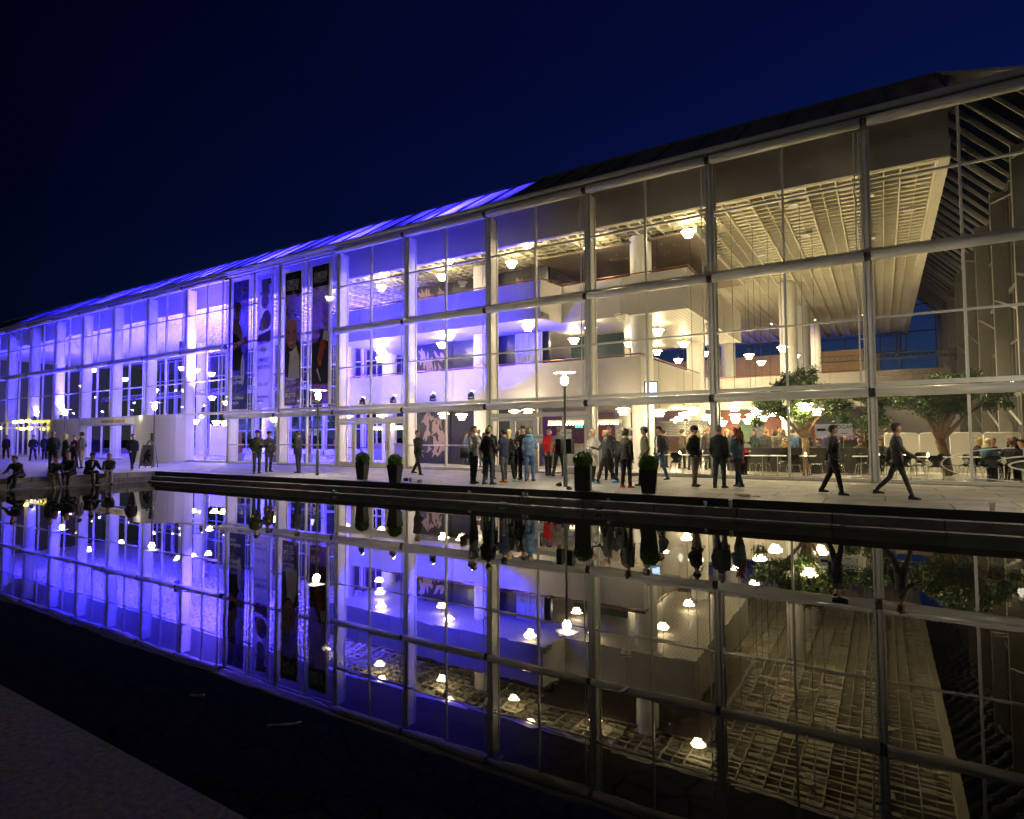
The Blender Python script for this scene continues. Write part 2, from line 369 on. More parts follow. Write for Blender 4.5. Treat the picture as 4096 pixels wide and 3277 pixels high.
def door(x0, x1, fm_, handle=1, z1=2.26):
    e_ = bpy.data.objects.new('door', None); COL.objects.link(e_); e_.parent = hall
    f = MB(); s = .13; y0, y1 = -.05, .03
    f.box(x0, x0+s, y0, y1, .06, z1); f.box(x1-s, x1, y0, y1, .06, z1); f.box(x0+s, x1-s, y0, y1, .06, .26); f.box(x0+s, x1-s, y0, y1, z1-s, z1)
    f.build('door_frame', fm_, e_); MB().quad((x0+s, -.01, .26), (x1-s, -.01, .26), (x1-s, -.01, z1-s), (x0+s, -.01, z1-s)).build('door_glass', M['glass'], e_)
    hx = x1-s*.5 if handle > 0 else x0+s*.5
    MB().tube((hx, -.1, .9), (hx, -.1, 1.3), .015, 8).box(hx-.01, hx+.01, -.1, -.05, .93, .95).box(hx-.01, hx+.01, -.1, -.05, 1.25, 1.27).build('door_handle', M['wood'], e_)
for i, fmx in ((2, M['steel']), (4, M['cream'])):
    a, c = CX(i+1)+.088, CX(i)-.088; mid = (a+c)/2
    win('window', a, c, 2.38, 2.995, [mid], [], fmx)
    b = MB(); b.box(a, c, -.06, .06, 2.28, 2.375); b.box(mid-.05, mid+.05, -.06, .06, .04, 2.28); b.box(a, c, -.08, .10, 0, .055)
    b.build('door_surround', fmx, hall)
    for x0, x1, hd in ((a, a+(mid-a-.05)/2, 1), (a+(mid-a-.05)/2+.005, mid-.05, -1), (mid+.05, mid+.05+(c-mid-.05)/2, 1), (mid+.055+(c-mid-.05)/2, c, -1)):
        if i == 2 and abs(x0-(mid+.05)) < .01:
            continue           # this leaf stands open
        door(x0, x1, fmx, hd)
# stone sill under the glass
MB().box(XL, XR, -.14, .449, 0, .035).build('sill', mat('sill_stone', (.36, .34, .28), .6, var=.25, vs=5), hall)
# gutter band, eave and sloping glass roof
b = MB(); b.box(XL, XR, -.16, .14, 11.31, 11.40); b.tube((XL, -.24, 11.47), (XR, -.24, 11.47), .11, 12); b.build('gutter', M['steel'], hall, True)
RW = BAY/3
b = MB()
n = int((2.0-XL)/RW)
slope = lambda y: 11.42+(y+.1)*.662
for k in range(n):
    x1 = 2.0-k*RW
    b.box(x1-.04, x1+.04, 0, .01, 0, .01) if False else None
    b.bar((x1, -.1, slope(-.1)+.03), (x1, 4.0, slope(4.0)+.03), .07, .09)
b.box(XL, 2.0, 3.95, 4.1, 14.10, 14.24); b.build('roof_bars', mat('dark_roof_bar', (.06, .06, .06), .5), hall); b = MB()
b.bar((XR, -.1, 11.42), (2.0, 4.0, 14.16), .12, .12)
for k in range(1, 9): b.bar((XR, -.1+k*BAY, 11.42), (2.0, -.1+k*BAY, 14.14), .12, .22)
for k in range(0, 34): b.bar((XR, 1.0+k*1.18, 11.42), (2.0, 1.0+k*1.18, 14.05) if k > 2 else (XR-(XR-2.0)*(1.1+k*1.18)/4.1, 1.0+k*1.18, 11.42+2.72*(1.1+k*1.18)/4.1), .05, .12)
b.build('roof_bars', M['frame'], hall)
b = MB(); b.quad((XL, -.1, 11.42), (2.0, -.1, 11.42), (2.0, 4.0, 14.13), (XL, 4.0, 14.13))
b.add([(2.0, -.1, 11.42), (XR, -.1, 11.42), (2.0, 4.0, 14.13)], [(0, 1, 2)])
b.build('roof_glazing', M['roof'], hall)
b = MB(); b.quad((XR, -.1, 11.42), (XR, 40, 11.42), (2.0, 40, 14.13), (2.0, 4.0, 14.13)); b.build('roof_glazing', M['glass'], hall)
b = MB(); b.add([(-14.4, 1.1, 10.5), (-14.4, 4.0, 10.5), (-14.4, 4.0, 14.05), (-14.4, 1.1, 12.15), (-14.34, 1.1, 10.5), (-14.34, 4.0, 10.5), (-14.34, 4.0, 14.05), (-14.34, 1.1, 12.15)], [(0, 1, 2, 3), (7, 6, 5, 4), (0, 4, 5, 1), (1, 5, 6, 2), (2, 6, 7, 3), (3, 7, 4, 0)]); b.add([(-14.4, -.05, 11.45), (-14.4, .99, 11.45), (-14.4, .99, 12.05), (-14.34, .99, 11.45), (-14.34, .99, 12.05), (-14.34, -.05, 11.45)], [(0, 1, 2), (5, 4, 3), (0, 5, 3, 1), (1, 3, 4, 2), (2, 4, 5, 0)]); b.box(XL, 1.9, 4.0, 4.06, 10.5, 13.95); b.build('roof_void_wall', M['bulk'], hall)
MB().box(XL, 2.0, 4.1, 40, 14.0, 14.13).build('flat_roof', M['bulk'], hall)
# bulkhead and coffered ceiling
b = MB(); b.box(XL, 1.98, 1.0, 1.08, 10.02, 12.05); b.build('bulkhead', M['bulk'], hall)
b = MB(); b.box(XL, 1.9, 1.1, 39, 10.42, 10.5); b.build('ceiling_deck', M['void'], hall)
b = MB(); b.box(1.72, 2.02, 1.08, 39.2, 10.0, 10.6); b.box(XL, 1.72, 1.081, 1.20, 10.0, 10.3); b.build('ceiling_edge', M['ceil'], hall)
b = MB()
for k in range(int((1.7+30)/.95)):
    x = 1.70-k*.95; b.box(x-.022, x+.022, 1.2, 38.9, 10.17, 10.42)
    b.box(x-.475-.012, x-.475+.012, 1.2, 38.9, 10.23, 10.42)
for k in range(84):
    y = 1.30+k*.45
    b.box(-30, 1.7, y-.015, y+.015, 10.22, 10.40)
for k in range(60):
    x = -30-k*.95
    if x > XL: b.box(x-.02, x+.02, 1.2, 14, 10.03, 10.42)
for k in range(28):
    y = 1.30+k*.45; b.box(XL, -30.02, y-.012, y+.012, 10.12, 10.40)
b.build('coffered_ceiling', M['ceil'], hall)
b = MB()
for k in range(32):
    x1 = 1.68-k*.95
    for j in range(83):
        y = 1.325+j*.45
        o_ = .05 if k % 2 else .17
        b.quad((x1-.89, y+o_, 10.29), (x1-.02, y+o_, 10.29), (x1-.02, y+o_+.17, 10.29), (x1-.89, y+o_+.17, 10.29))
b.build('coffer_plates', M['ceil'], hall)
MB().box(-13.95, -6.35, 3.35, 13.8, 9.93, 10.01).build('smooth_ceiling', M['brown'], hall)
b = MB(); b.box(-6.42, -6.30, 3.35, 13.8, 9.90, 10.2); b.build('ceiling_shadow_gap', M['frame'], hall)
b = MB(); rr_ = random.Random(4)
for _ in range(26):
    x, y = rr_.uniform(-13.5, -6.8), rr_.uniform(3.8, 12.5); b.lathe([(0, 0), (.012, 0), (.014, .01)], (x, y, 9.918), 8)
o = b.build('ceiling_star_light', mat('star_glow', (1, 1, 1), .5, emis=(1, .85, .6), es=1.6), hall); o['kind'] = 'stuff'
MB().quad((XL, 1.1, 10.415), (-30, 1.1, 10.415), (-30, 14, 10.415), (XL, 14, 10.415)).build('ceiling_deck', M['ceil'], hall)
# balconies
def railing(b, pts, z, h=.09):
    for p, q in zip(pts[:-1], pts[1:]): b.tube((*p, z+h), (*q, z+h), .03, 8)
    for p, q in zip(pts[:-1], pts[1:]):
        L = math.hypot(q[0]-p[0], q[1]-p[1]); m_ = max(1, int(L/1.2))
        for k in range(m_+1): t = k/m_; x = p[0]+(q[0]-p[0])*t; y = p[1]+(q[1]-p[1])*t; b.tube((x, y, z), (x, y, z+h), .012, 5)
def parapet(pts, z0, z1, name='parapet', th=.09, step=2.35, rail=True):
    b = MB()
    for (x0, y0), (x1, y1) in zip(pts[:-1], pts[1:]):
        L = math.hypot(x1-x0, y1-y0); m_ = max(1, round(L/step)); dx, dy = (x1-x0)/L, (y1-y0)/L; nx, ny = -dy, dx
        for k in range(m_):
            a, c = k*L/m_+.008, (k+1)*L/m_-.008
            P = [(x0+dx*a, y0+dy*a), (x0+dx*c, y0+dy*c), (x0+dx*c+nx*th, y0+dy*c+ny*th), (x0+dx*a+nx*th, y0+dy*a+ny*th)]
            b.add([(*p, z0) for p in P]+[(*p, z1) for p in P], [(0,3,2,1),(4,5,6,7),(0,1,5,4),(1,2,6,5),(2,3,7,6),(3,0,4,7)])
    b.build(name, M['panel'], hall)
    if rail:
        r_ = MB(); railing(r_, [(p[0], p[1]+.05) for p in pts], z1); r_.build('handrail', M['rail'], hall)
BL = -26.0
parapet([(BL, 1.42), (-12.65, 1.42), (-12.4, 3.0), (-6.62, 3.0), (-6.62, 13.8)], 6.68, 8.38)
parapet([(BL, 2.8), (-8.6, 2.8), (-8.6, 15.6), (-.3, 15.6)], 3.02, 4.87)
def slatmat(name, col, rot=0):
    m = mat(name, col, .45); t = m.node_tree; b = t.nodes['Principled BSDF']
    tcn = t.nodes.new('ShaderNodeTexCoord'); wv = t.nodes.new('ShaderNodeTexWave'); wv.inputs['Scale'].default_value = 1.6; wv.wave_profile = 'SAW'
    wv.bands_direction = 'X'
    cr = t.nodes.new('ShaderNodeValToRGB'); cr.color_ramp.elements[0].color = (*[c*.25 for c in col], 1); cr.color_ramp.elements[0].position = .08; cr.color_ramp.elements[1].color = (*col, 1); cr.color_ramp.elements[1].position = .2
    t.links.new(tcn.outputs['Object'], wv.inputs['Vector']); t.links.new(wv.outputs[0], cr.inputs[0]); t.links.new(cr.outputs[0], b.inputs['Base Color'])
    return m
M['slats'] = slatmat('metal_slats', (.46, .44, .39))
b = MB(); b.box(BL, -12.55, 1.45, 14, 6.70, 6.95); b.box(-12.55, -6.7, 3.05, 13.7, 6.70, 6.95); b.build('balcony_slab', M['slats'], hall)
b = MB(); b.box(BL, -8.65, 2.85, 15.6, 3.04, 3.35); b.box(-8.6, -.3, 15.7, 30, 3.04, 3.35); b.box(-.3, 4.3, 24.0, 30, 3.04, 3.35); b.build('balcony_slab', M['panel'], hall)
# round columns
cm = MB().lathe([(.47, 0), (.47, 10.2)], n=24).mesh('round_column', M['white'], True)
for x, y in ((-8.85, 3.72), (-8.9, 12.7), (-8.9, 21.2), (-4.45, 15.9), (-4.45, 23.3), (-4.45, 31.5), (-17.35, 3.75), (-26.9, 7.0), (-13.3, 12.7), (-33.3, 9.5), (-42.7, 9.5), (-52.2, 9.5), (-61.6, 9.5)):
    link('round_column', cm, hall, (x, y, .02))
# back of the hall
MB().box(-30, -1.15, 34, 34.4, 0, 8.4).build('brick_wall', M['brick'], hall)
MB().box(-1.15, 4.3, 30, 30.3, 3.35, 6.2).build('dark_upper_wall', M['brown'], hall)
e_ = win('end_window', -14, 1.9, 8.45, 10.0, [-14+k*1.9 for k in range(1, 9)], [], M['joint'], .12, 38.5, gm=None)
win('end_window', 0.0, 4.0, 3.4, 12.5, [1.5], [6.9, 8.3, 10.2], M['joint'], .12, 39.0)
MB().box(-24, -.05, 38.6, 39.3, 0, 8.4).build('end_wall', M['brown'], hall)
# ground floor rear wall, lit from the cafe
b = MB(); b.box(-30, -12.9, 17, 17.3, .02, 3.04); b.build('brick_wall', M['brick_dark'], hall)
b = MB(); b.box(-6.2, 4.3, 24, 24.3, .02, 3.04); b.build('cafe_wall', M['white'], hall)
b = MB(); b.box(-12.9, -6.2, 26, 26.3, .02, 3.04); b.build('brick_wall', M['brick_dark'], hall)
# brown sloping auditorium wall behind the balconies
b = MB(); b.box(-13.9, -6.75, 8.8, 9.0, 6.96, 10.0); b.build('auditorium_wall', M['brown'], hall)
b = MB(); b.box(-13.9, -11.0, 7.0, 7.2, 3.36, 6.69); b.build('auditorium_wall', M['teal'], hall)
b = MB(); b.box(-22.6, -13.9, 4.5, 4.7, 6.96, 10.0); b.box(-22.6, -13.9, 4.5, 4.7, 3.36, 6.69); b.box(-22.6, -14.4, 4.5, 4.7, .02, 3.03); b.build('black_wall', mat('navy_wall', (.02, .02, .035), .35, var=.1), hall)
b = MB()
for k in range(14): x = -15.6+k*.11; b.tube((x, 4.2+.03*math.sin(k*2), 3.4), (x, 4.2+.03*math.sin(k*2), 6.65), .06, 8)
b.build('curtain', mat('pale_curtain', (.5, .5, .62), .6), hall)
# upper floor glazed back wall of the left half
for k in range(9):
    x1 = -27-k*BAY; win('rear_window', x1-BAY+.25, x1-.25, .4, 9.9, [x1-3.2, x1-1.6], [2.2, 4.0, 5.9, 7.8], M['white'], .10, 14.0)
b = MB()
for k in range(10): x1 = -27-k*BAY; b.box(x1-.1, x1+.1, 13.9, 14.1, .02, 10)
b.box(XL, -26, 13.9, 14.2, .02, .4); b.build('rear_piers', M['white'], hall)
b = MB(); b.box(XL-.1, XL+.1, .1, 14, 0, 11); b.build('cross_wall', mat('navy_end_wall', (.05, .05, .07), .4), hall)
MB().box(-30, -26.2, 14.6, 14.8, 0, 10).build('rear_wall', M['black'], hall)
# side facade on the right: fins and glass running away from the pool
sf = MB(); sf.box(-.50, -.06, -.13, .13, .02, 11.3); sf.box(-.06, .04, -.05, .05, .02, 11.3)
sfm = sf.mesh('side_fin', mat('grey_fin', (.24, .23, .19), .6, var=.05))
brm = MB()
for z in (2.9, 6.9, 10.9): brm.tube((-.45, -2.2, z-1.15), (-.45, 2.3, z), .04, 8)
brm = brm.mesh('brace', mat('side_brace', (.30, .29, .25), .5))
for k in range(1, 9):
    link('side_fin', sfm, hall, (XR, k*BAY, 0)); link('brace', brm, hall, (XR, k*BAY-2.3, 0))
    y0, y1 = (k-1)*BAY+(.06 if k == 1 else .2), k*BAY-.2
    for z0, z1, h in ((.04, 2.995, []), (3.0, 7.12, [5.05]), (7.125, 11.3, [9.3])):
        win('side_window', y0, y1, z0, z1, [(y0+y1)/2-1.1, (y0+y1)/2+1.1], h, M['sideframe'], .10, XR, axis='y')
# white booths and the entrance band on the left
def booth(x0, x1, bulge, z1=2.95):
    b = MB(); n_ = 24; L = x1-x0
    fr = [(x0+L*k/n_, -.06-bulge*(math.sin(math.pi*k/n_)**.55 if 0 < k < n_ else 0)) for k in range(n_+1)]
    P = fr+[(x1, .3), (x0, .3)]
    m_ = len(P); b.add([(*p, .0) for p in P]+[(*p, z1) for p in P], [tuple(range(m_, 2*m_))]+[(k, (k+1) % m_, m_+(k+1) % m_, m_+k) for k in range(m_)])
    return b.build('booth_wall', mat('booth_white', (.72, .71, .66), .25, var=.03, vs=1), hall)
booth(-42.4, CX(7)-BAY+.3, 1.7); booth(-57.4, -51.2, .9)
MB().box(-51.2, -42.4, -.5, .1, 2.5, 2.95).build('entrance_fascia', M['cream'], hall)
me = text_mesh('MUSIKHUSET AARHUS', .34, .006, .01, mt=M['gold'])
link('lettering', me, hall, (-47.9, -.515, 2.60))
win('window', -51.2, -42.4, .04, 2.5, [-49, -46.8, -44.6], [], M['cream'], y=.02)

# ================================================================== LAMPS
GRP_L = {'2': 'pendant lamps under the coffered ceiling', '1': 'pendant lamps of the middle storey', '0': 'pendant lamps of the ground floor'}
def pendant_parts():
    sh = MB()
    for r0, r1, z0, z1 in ((.285, .09, .02, .085), (.205, .075, -.10, -.045), (.15, .05, -.205, -.15)):
        sh.lathe([(r0, z0), (r0*.93, z0+.028), (r1, z1), (r1-.01, z1-.01), (r0*.9, z0+.012), (r0, z0)], n=20)
    bm_ = MB().ball((0, 0, -.06), .055, rz=.12, n=10, m=6)
    return sh.mesh('lamp_shade', M['lampshade'], True), bm_.mesh('bulb', M['bulb'], True), sh.mesh('lamp_shade', M['shade_off'], True)
SHM, BUM, SHO = pendant_parts()
CORD = {}
def pendant(x, y, z, top, label, grp, lit=True):
    t = thing('pendant_lamp', label, 'pendant lamp', (x, y, z), 0, grp)
    link('lamp_shade', SHM if lit else SHO, t)
    if lit: link('bulb', BUM, t)
    k = round(top-z, 1)
    if k not in CORD: CORD[k] = MB().tube((0, 0, .07), (0, 0, k), .008, 5).tube((0, 0, .06), (0, 0, .12), .03, 8).mesh('cord', M['joint'])
    link('cord', CORD[k], t); return t
PEND = [(-40.28,2,2.67,0,1), (-37.78,2,2.56,0,1), (-36.8,2,2.52,0,1), (-31.68,2,2.66,0,1), (-25.35,2,2.63,0,1), (-22.7,2,2.61,0,1), (-18.52,2,2.6,0,1), (-17.03,1.52,2.5,0,1), (-14.37,2,2.61,0,1), (-13.65,2,2.64,0,1), (-9.1,2,2.56,0,1), (-8.04,3.48,2.5,0,1), (-10.52,14,2.38,0,1), (-9.85,12.69,2.5,0,1), (-7.99,7.07,2.5,0,1), (-6.36,2.48,2.5,0,1), (-7.87,10.69,2.5,0,1), (-8.37,14,2.36,0,1), (-8.06,14,2.44,0,1), (-7.78,14,2.23,0,1), (-4.68,2,2.6,0,1), (-6.4,10.53,2.5,0,1), (-7.07,14,2.39,0,1), (-6.4,14,2.33,0,1), (-5.79,11.51,2.5,0,1), (-4.2,3.66,2.5,0,1), (-5.61,14,2.45,0,1), (-4.01,6.11,2.5,0,1), (-4.23,11.47,2.5,0,1), (-2.32,2,2.53,0,1), (-2.32,6.56,2.5,0,1), (-26.21,5.44,6.35,1,1), (-24.17,3.44,6.35,1,1), (-22.48,1.8,6.45,1,1), (-19.53,3.14,6.35,1,1), (-18.03,1.8,6.45,1,1), (-22.19,7.89,6.35,1,0), (-19.7,5.17,6.35,1,0), (-13.5,1.8,6.46,1,1), (-13.11,5.7,6.35,1,1), (-15.27,11.9,6.35,1,1), (-11.09,3.3,6.35,1,1), (-13.15,10.16,6.35,1,1), (-9.04,1.8,6.44,1,0), (-11.19,8.34,6.35,1,1), (-10.94,12.14,6.35,1,1), (-8.75,5.62,6.35,1,1), (-11.03,16.65,6.35,1,1), (-8.77,9.95,6.35,1,1), (-8.77,14.34,6.35,1,1), (-6.59,15.8,6.2,1,1), (-6.54,19.67,6.2,1,1), (-4.47,13.56,6.2,1,1), (-4.35,17.72,6.2,1,1), (-27.58,2.59,9.75,2,1), (-23.16,2.4,9.75,2,1), (-21.96,1.3,10.08,2,1), (-19.04,2.53,9.75,2,1), (-17.64,1.3,10.07,2,1), (-18.96,4.18,9.75,2,0), (-14.8,2.5,9.75,2,1), (-13.22,1.3,10.07,2,1), (-10.75,2.56,9.75,2,1), (-6.49,2.78,9.75,2,1), (-65.65,5.5,6.61,3,1), (-63.45,5.5,8.05,3,1), (-57.52,5.5,6.85,3,1), (-52.42,5.5,5.63,3,1), (-48.35,5.5,7.23,3,1), (-47.85,5.5,5.37,3,1), (-46.3,5.5,6.94,3,1), (-44.2,5.5,6.51,3,1), (-44.07,5.5,4.65,3,1), (-42.21,5.5,4.2,3,1)]
ORD = ['first','second','third','fourth','fifth','sixth','seventh','eighth','ninth','tenth','eleventh','twelfth','thirteenth','fourteenth','fifteenth','sixteenth','seventeenth','eighteenth','nineteenth','twentieth','twenty-first','twenty-second','twenty-third','twenty-fourth','twenty-fifth','twenty-sixth','twenty-seventh','twenty-eighth','twenty-ninth','thirtieth','thirty-first','thirty-second','thirty-third']
FL = ['ground floor', 'middle storey', 'top storey', 'violet lit left end']
cnt = {}
for x, y, z, g, lit in PEND:
    k = (g, lit); cnt[k] = cnt.get(k, 0)+1
    top = (3.04 if y < 15.6 or True else 3) if g == 0 else (6.7 if g == 1 and x < -6.7 and y < 13.7 else 10.15)
    if g == 0 and x > -8.6 and y < 15.6: top = 10.15
    if g == 2: top = max(10.15, z+.3)
    pendant(x, y, z, top, '%s %s pendant lamp from the left on the %s' % (ORD[cnt[k]-1], 'lit white tiered' if lit else 'unlit white tiered', FL[g]), {0: GRP_L['0'], 1: GRP_L['1'], 2: GRP_L['2'], 3: 'pendant lamps in the violet left end'}[g], bool(lit))

# ------------------------------------------------------------------ street lamps on the plaza
def post_lamp(x, y, label, extras=()):
    t = thing('street_lamp', label, 'street lamp', (x, y, 0), 0, 'disc topped street lamps on the plaza')
    MB().lathe([(.062, 0), (.062, .93), (.034, 1.0), (.034, 2.88), (.05, 2.92), (.05, 2.98), (0, 2.98)], n=14).build('pole', M['pole'], t, True)
    MB().lathe([(.0, 2.99), (.075, 2.99), (.09, 3.02), (.105, 3.17), (.105, 3.19), (.055, 3.20), (.05, 3.31), (0, 3.31)], n=16).build('lamp_glass', M['post_glow'], t, True)
    MB().lathe([(.0, 3.37), (.2, 3.365), (.345, 3.335), (.34, 3.325), (.2, 3.345), (0, 3.35)], n=32).tube((0, 0, 3.3), (0, 0, 3.37), .02, 8).build('lamp_disc', M['disc'], t, True)
    l = bpy.data.lights.new('lamp_light', 'POINT'); l.energy = 700; l.color = (1, .86, .60); l.shadow_soft_size = .12
    lo = bpy.data.objects.new('lamp_light', l); COL.objects.link(lo); lo.parent = t; lo.location = (0, -.0, 3.12)
    return t
post_lamp(-7.9, -5.68, 'street lamp with a black bin on each side of its pole')
post_lamp(-18.8, -5.51, 'street lamp standing in front of the banners')
post_lamp(-31.8, -5.04, 'street lamp with the lifebuoy, beside the sandwich board')
post_lamp(-43.6, -4.4, 'street lamp rising behind the group of standing people on the left')
post_lamp(3.9, -5.7, 'street lamp beyond the right end of the terrace')
# the lamp bulbs light by their shades' own emission; the violet wash comes from the stage heads and the added wash lights
VIO = (.026, .018, 1.0)
def head_mesh():
    b = MB(); b.box(-.12, .12, -.10, .10, 0, .07); b.box(-.15, -.12, -.05, .05, .05, .26); b.box(.12, .15, -.05, .05, .05, .26)
    return b.mesh('yoke', M['black'])
def barrel_mesh():
    b = MB().tube((0, 0, -.11), (0, 0, .13), .095, 14, .085); return b.mesh('lamp_head', M['black'], True)
YM, BMh = head_mesh(), barrel_mesh()
LENS = MB().lathe([(.08, 0), (.078, .02), (.06, .05), (0, .07)], n=16).mesh('lens', mat('violet_lens', (1, 1, 1), .3, emis=(.45, .42, 1.0), es=30.))
def stage_head(x, y, z, tx, ty, energy, label, col=VIO, ang=135, grp='moving stage lights on the sill', hang=False, vis=True):
    """small moving light aimed at a tilt; tx,ty tilt the beam from vertical"""
    t = thing('stage_light', label, 'stage light', (x, y, z), 0, grp)
    if hang: t.rotation_euler = (R(180), 0, 0)
    link('yoke', YM, t)
    h = link('lamp_head', BMh, t, (0, 0, .24)); h.rotation_euler = (tx, ty, 0)
    q = link('lens', LENS, h, (0, 0, .132))
    l = bpy.data.lights.new('beam', 'SPOT'); l.energy = energy; l.color = col; l.spot_size = R(ang); l.spot_blend = .6; l.shadow_soft_size = .07
    lo = bpy.data.objects.new('beam', l); COL.objects.link(lo); lo.parent = h; lo.location = (0, 0, .22); lo.rotation_euler = (R(180), 0, 0)
    return t
HS = [(-15.6, -.10, -.05, 2600), (-17.8, -.12, -.35, 2600), (-20.3, -.12, .15, 2600), (-22.4, -.12, -.1, 2600), (-34.2, -.5, -.15, 5200), (-36.4, -.30, .1, 5200), (-39.0, -.35, -.2, 3600),
      (-43.5, -.4, .2, 3600), (-45.4, -.3, .1, 3000), (-47.9, -.35, -.1, 3000), (-49.8, -.3, .15, 3000), (-54.5, -.25, -.1, 4200), (-56.5, -.25, .1, 4200), (-61.5, -.35, 0, 3000), (-66.5, -.35, 0, 3000), (-27.5, -.45, .1, 2600), (-30.8, -.4, -.1, 2600)]
LB = ['rightmost violet stage light on the sill, right half of its bay', 'violet stage light behind the reflected lamp, second from the right on the sill', 'violet stage light on the sill above the right pair of doors', 'violet stage light on the sill above the left pair of doors',
      'dark stage light on the sill left of the black banner', 'stage light on the sill above the blue poster', 'stage light on the sill above the white booth wall, right end', 'stage light on the sill above the white booth wall, left end', 'stage light on the sill above the golden lettering, right', 'stage light on the sill above the golden lettering, middle',
      'stage light on the sill above the golden lettering, left', 'stage light beside the overexposed white column, right', 'stage light beside the overexposed white column, left', 'stage light on the sill above the yellow lanterns', 'stage light at the far left end of the sill', 'stage light glimpsed between the two pairs of banners', 'stage light glimpsed between the black and the pale banner']
for (x, tx, ty, en), lb in zip(HS, LB): stage_head(x, .30, 3.14, (-.62 if x > -25 else tx-.2), ty, en*((.6 if x > -25 else 1.5) if x > -33 else (3.0 if x > -38 else 1.9)), lb, (.08, .045, 1.0) if -38 < x < -33 else VIO, 105 if x > -16 else 130)
# added wash lights in the roof void and on the truss, for violet fill
for k, x in enumerate((-18, -25, -32, -39, -46, -53, -60, -67)):
    stage_head(x, 2.5, 10.62, 0, 0, 4600, 'added roof wash light number %s from the right above the ceiling' % ['one', 'two', 'three', 'four', 'five', 'six', 'seven', 'eight'][k], VIO, 150, 'added wash lights above the ceiling')
for k, x in enumerate((-29, -36, -43, -50, -57, -64)):
    stage_head(x, 6.0, 5.1, R(25), 0, 6000, 'added wash light hanging on the truss, %s from the right' % ['first', 'second', 'third', 'fourth', 'fifth', 'sixth'][k], (.028, .018, 1.0), 165, 'added wash lights on the truss', hang=(k % 2 == 0))

# ================================================================== PEOPLE
def loft(b, rings, n=12, k=None):
    """rings: (centre, rx, ry); rx along local X, ry across; closed ends"""
    o = len(b.v); vs = []
    C_ = [Vector(r[0]) for r in rings]
    for i, (c, rx, ry) in enumerate(rings):
        d = (C_[min(i+1, len(C_)-1)]-C_[max(i-1, 0)]).normalized()
        a = Vector((1, 0, 0)) - d*d.x
        if a.length < .3: a = Vector((0, 1, 0)) - d*d.y
        a.normalize(); bb = d.cross(a)
        vs += [C_[i]+a*rx*math.cos(2*math.pi*j/n)+bb*ry*math.sin(2*math.pi*j/n) for j in range(n)]
    m_ = len(rings)
    fs = [(i*n+j, i*n+(j+1) % n, (i+1)*n+(j+1) % n, (i+1)*n+j) for i in range(m_-1) for j in range(n)]
    fs += [tuple(range(n))[::-1], tuple((m_-1)*n+j for j in range(n))]
    b.add(vs, fs, k)
def limb(b, pts, rad, k=None):
    rings = []
    for (p, r) in zip(pts, rad): rings.append((p, r, r))
    # rounded ends and joints by extra balls
    loft(b, rings, 10, k)
    for p, r in zip(pts, rad): b.ball(p, r*.98, n=10, m=6, k=k)
ARM = {'down': (4, 7, 14, 0), 'relax': (-6, 10, 26, 6), 'pocket': (-14, 16, 55, 18), 'hold': (12, 8, 98, 22), 'phone': (28, 8, 118, 30), 'drink': (42, 12, 128, 25),
       'out': (35, 18, 70, -10), 'cross': (22, 6, 92, 52), 'swingf': (28, 6, 30, 5), 'swingb': (-28, 8, 14, 0), 'lap': (20, 2, 52, 14), 'knee': (34, 3, 26, 6), 'table': (42, 14, 60, 28), 'bagarm': (5, 14, 85, 5)}
def skeleton(legs=((2, 4), (-2, 4)), arms=('down', 'down'), lean=0, seat=None, spread=.02, twist=0):
    J = {}
    hipz = 0; L = []
    for s, (a, kn) in zip((-1, 1), legs):
        a, kn = R(a), R(kn)
        th = Vector((s*spread, -math.sin(a), -math.cos(a))).normalized()*.425
        sh = Vector((s*spread, -math.sin(a-kn), -math.cos(a-kn))).normalized()*.405
        L.append((th, sh)); hipz = max(hipz, -(th+sh).z+.085)
    if seat is not None: hipz = seat+.09
    pel = Vector((0, 0, hipz+.02)); J['pel'] = pel
    ln = R(lean); up = Vector((0, -math.sin(ln), math.cos(ln)))
    J['wst'] = pel+up*.13; J['chs'] = pel+up*.34; J['shl'] = pel+up*.475; J['nck'] = pel+up*.53; J['hb'] = pel+up*.585+Vector((0, 0, .0))
    J['head'] = J['hb']+Vector((0, -.014, .095)); J['up'] = up
    for s, (th, sh), nm, an in zip((-1, 1), L, ('l', 'r'), arms):
        h = pel+Vector((s*.088, 0, -.02)); J['hip'+nm] = h; J['kn'+nm] = h+th; J['an'+nm] = h+th+sh
        a, b_, e_, inw = [R(v) for v in ARM[an]]; a += ln*.3
        S = J['shl']-up*.055+Vector((s*.168, 0, 0)); u = Vector((s*math.sin(b_), -math.sin(a)*math.cos(b_), -math.cos(a)*math.cos(b_)))
        E_ = S+u*.285; f = Vector((-s*math.sin(inw), -math.sin(a+e_), -math.cos(a+e_))).normalized(); W = E_+f*.25
        J['s'+nm] = S; J['e'+nm] = E_; J['w'+nm] = W; J['f'+nm] = f
    return J
